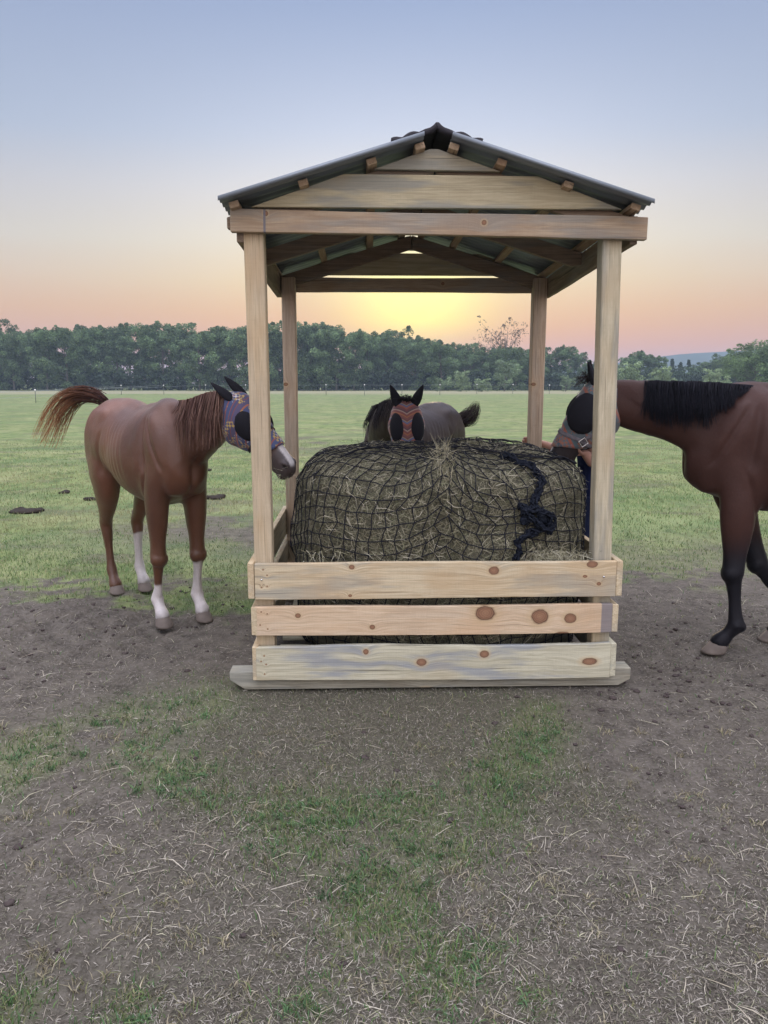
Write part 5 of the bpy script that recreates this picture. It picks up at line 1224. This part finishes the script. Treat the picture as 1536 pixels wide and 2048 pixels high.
for k_, x in enumerate((1085, 1118, 1150, 1180, 1215, 1258, 1285, 1310)):
    y = np.interp(x, [a for a, _ in tops], [b_ for _, b_ in tops])
    tree('t%d' % rng.integers(0, 5), x, 190 + rng.uniform(-6, 10), y + rng.uniform(-4, 6), 'broadleaf_tree', '%s tree from the left in the lower row behind the bay horse head' % ORD[k_], 'tree', 'trees behind the bay horse', 1.0)
tree('s0', 1012, 205, 645, 'tall_sparse_tree', 'thin see-through tree rising above the row beside the right rear post', 'tree', None, .9)
tree('s0', 975, 205, 676, 'sparse_tree', 'smaller thin-crowned tree just left of the tall see-through tree', 'tree', None, .7)
for x, y, kd in ((1330, 712, 'c0'), (1345, 716, 'c1'), (1362, 722, 'c0'), (1378, 718, 'c1')):
    tree(kd, x, 205, y, 'conifer', '%s of the four dark pointed conifers below the left end of the hill' % {1330: 'leftmost', 1345: 'second', 1362: 'third', 1378: 'rightmost'}[x], 'conifer', 'conifers below the blue hill')
for x, y in ((1395, 726), (1418, 718), (1445, 702)):
    tree('t%d' % rng.integers(0, 5), x, 195, y, 'broadleaf_tree', {1395: 'leftmost of the three low hazy trees below the right end of the hill', 1418: 'middle of the three low hazy trees below the right end of the hill', 1445: 'tallest, rightmost of the three low hazy trees below the hill end'}[x], 'tree', 'low trees below the hill', 1.3)
for x, y, Yd in ((1478, 702, 150), (1515, 686, 140), (1560, 674, 135), (1600, 670, 135)):
    tree('l%d' % (x % 2), x, Yd, y, 'broadleaf_tree', {1478: 'leftmost, lowest tree of the bright near clump at the right edge', 1515: 'second tree of the bright near clump at the right edge', 1560: 'third tree of the bright near clump, cut by the right edge', 1600: 'last tree of the bright near clump, mostly past the right edge'}[x], 'tree', 'near clump at the right edge', 1.15)
for x, y, Yd, kd, nm, lb in ((923, 751, 150, 'b0', 'bush', 'round pale green bush in front of the tree line, right of the dark horse'), (1010, 722, 155, 'b1', 'small_tree', 'small pale green tree between the round bush and the right rear post'),
                             (880, 757, 140, 'b1', 'sapling', 'tiny pale sapling just left of the round bush'), (1425, 748, 130, 'b0', 'bush', 'low light green bush above the bay horse mane near the right edge'),
                             (1330, 745, 135, 'b0', 'bush', 'low light green bush above the bay horse neck'), (1262, 738, 140, 'b0', 'bush', 'green bush beside the right front post above the bay horse poll'), (1132, 752, 150, 'b1', 'small_tree', 'small tree between the right rear and right front posts'),
                             (965, 763, 150, 'b0', 'bush', 'low spreading bush between the round bush and the small pale tree')):
    tree(kd, x, Yd, y, nm, lb, 'bush' if nm == 'bush' else 'tree', None, 1.7 if x == 965 else 1.0)
# the wood behind and its undergrowth, one mass
n = 340; xs = rng.uniform(-125, 125, n); ys = rng.uniform(182, 200, n); hmax = np.interp(xs, [-125, -20, 10, 30, 45, 60, 125], [10, 10, 7.5, 6.5, 5.5, 4.5, 4.5])
cs = np.stack([xs, ys, rng.random(n) ** .8 * hmax], -1)
n2 = 800; c2 = np.stack([rng.uniform(-120, 120, n2), rng.uniform(172, 178, n2), rng.uniform(.1, 3.4, n2)], -1)
cs = np.vstack([cs, c2]); rr = np.vstack([np.tile(arr(2.6, 2, 1.9), (n, 1)), np.tile(arr(1.9, 1.3, 1.1), (n2, 1))])
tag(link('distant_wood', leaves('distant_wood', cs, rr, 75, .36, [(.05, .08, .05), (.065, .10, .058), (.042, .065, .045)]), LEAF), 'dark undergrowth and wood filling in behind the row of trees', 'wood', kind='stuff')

# hill on the horizon
def hill():
    xs = np.linspace(60, 900, 60); f = np.interp(xs, [60, 170, 260, 310, 400, 600, 900], [0, 14, 26, 29, 34, 45, 20]); V = []; 
    for x_, h in zip(xs, f): V += [(x_, 640, -1), (x_, 655, h * .6), (x_, 690, h + 1.2 * fbm(np.array([x_ * .05]), np.array([1.0]))[0]), (x_, 800, -1)]
    i = np.arange(len(xs) - 1)[:, None] * 4 + np.arange(3)[None]
    return np_mesh('hill', V, np.stack([i, i + 4, i + 5, i + 1], -1).reshape(-1, 4), smooth=True)
tag(link('hill', hill(), flat('hill_mat', (.07, .10, .10), .9, nscale=.02)), kind='structure')

# ------------------------------------------------------------------ fence
FENM = flat('fence_post_mat', (.13, .15, .13), .7); CAPW = flat('insulator_mat', (.8, .8, .78), .5, var=.05); WIREM = flat('fence_wire_mat', (.34, .38, .37), .5, .0, var=.1)
fp = [(-30, 90), (70, 74)]; pts = []
for (px, pt, pb) in ((-60, 786, 812), (70, 780, 800), (157, 775, 793), (242, 771, 788), (327, 770.5, 787), (411, 770, 786), (491, 770, 786), (652, 769.5, 787), (729, 769.5, 787), (804, 769.5, 787), (880, 769.5, 786.5), (954, 769, 785), (1026, 769, 785), (1099, 770, 785), (1170, 770, 785.5), (1240, 770, 786), (1310, 770, 786), (1380, 771, 787), (1450, 771, 788), (1530, 772, 789), (572, 769.5, 786.5)):
    g_ = gnd(px, pb + 3); Y = min(g_.y, 118); p = at(px, pt, Y); pts.append((p.x, Y, p.z))
pts.sort()
fence = empty('electric_fence', (0, 95, 0)); tag(fence, 'thin electric fence with white-topped posts crossing the far pasture', 'fence')
for (x, y, z) in pts:
    z0 = float(height(np.array([x]), np.array([y]))[0]) - .1
    s = Soup(); s.loft([(x, y, z0), (x, y, z - .05)], (1, 0, 0), (0, 1, 0), .032, .032, 6)
    o = link('post', np_mesh('post', rel(np.vstack(s.V), fence), np.vstack(s.Q), np.vstack(s.T)), FENM, fence)
    s = Soup(); s.loft([(x, y - .0, z - .08), (x, y, z + .07)], (1, 0, 0), (0, 1, 0), .075, .075, 8)
    link('insulator', np_mesh('insulator', rel(np.vstack(s.V), fence), np.vstack(s.Q), np.vstack(s.T)), CAPW, o)
A = []; B = []
for (a, b_) in zip(pts[:-1], pts[1:]):
    a = arr(*a); b_ = arr(*b_)
    for f in (1.0, .55):
        q = [a * (1 - k / 6) + b_ * k / 6 for k in range(7)]
        for k in range(6):
            u_ = q[k].copy(); v_ = q[k + 1].copy()
            u_[2] = u_[2] * f - .06 * math.sin(k / 6 * math.pi); v_[2] = v_[2] * f - .06 * math.sin((k + 1) / 6 * math.pi)
            A.append(u_); B.append(v_)
tubes('wire', rel(A, fence), rel(B, fence), np.array([-0.0 + (.008 if (k // 6) % 2 == 0 else .004) for k in range(len(A))]), WIREM, fence, 4)

# ------------------------------------------------------------------ haze
HAZE = .00065
if HAZE:
    bm = bmesh.new(); bmesh.ops.create_cube(bm, size=1.0); me = bpy.data.meshes.new('haze'); bm.to_mesh(me); bm.free()
    mm = bpy.data.materials.new('haze_mat'); mm.use_nodes = True; t = mm.node_tree; t.nodes.clear()
    v = t.nodes.new('ShaderNodeVolumePrincipled'); v.inputs['Color'].default_value = (.62, .80, .95, 1); v.inputs['Density'].default_value = HAZE; v.inputs['Anisotropy'].default_value = 0.0
    oo = t.nodes.new('ShaderNodeOutputMaterial'); t.links.new(v.outputs[0], oo.inputs['Volume'])
    o = link('haze', me, mm); o.scale = (3100, 1870, 52); o.location = (0, 872, 24); tag(o, kind='stuff')
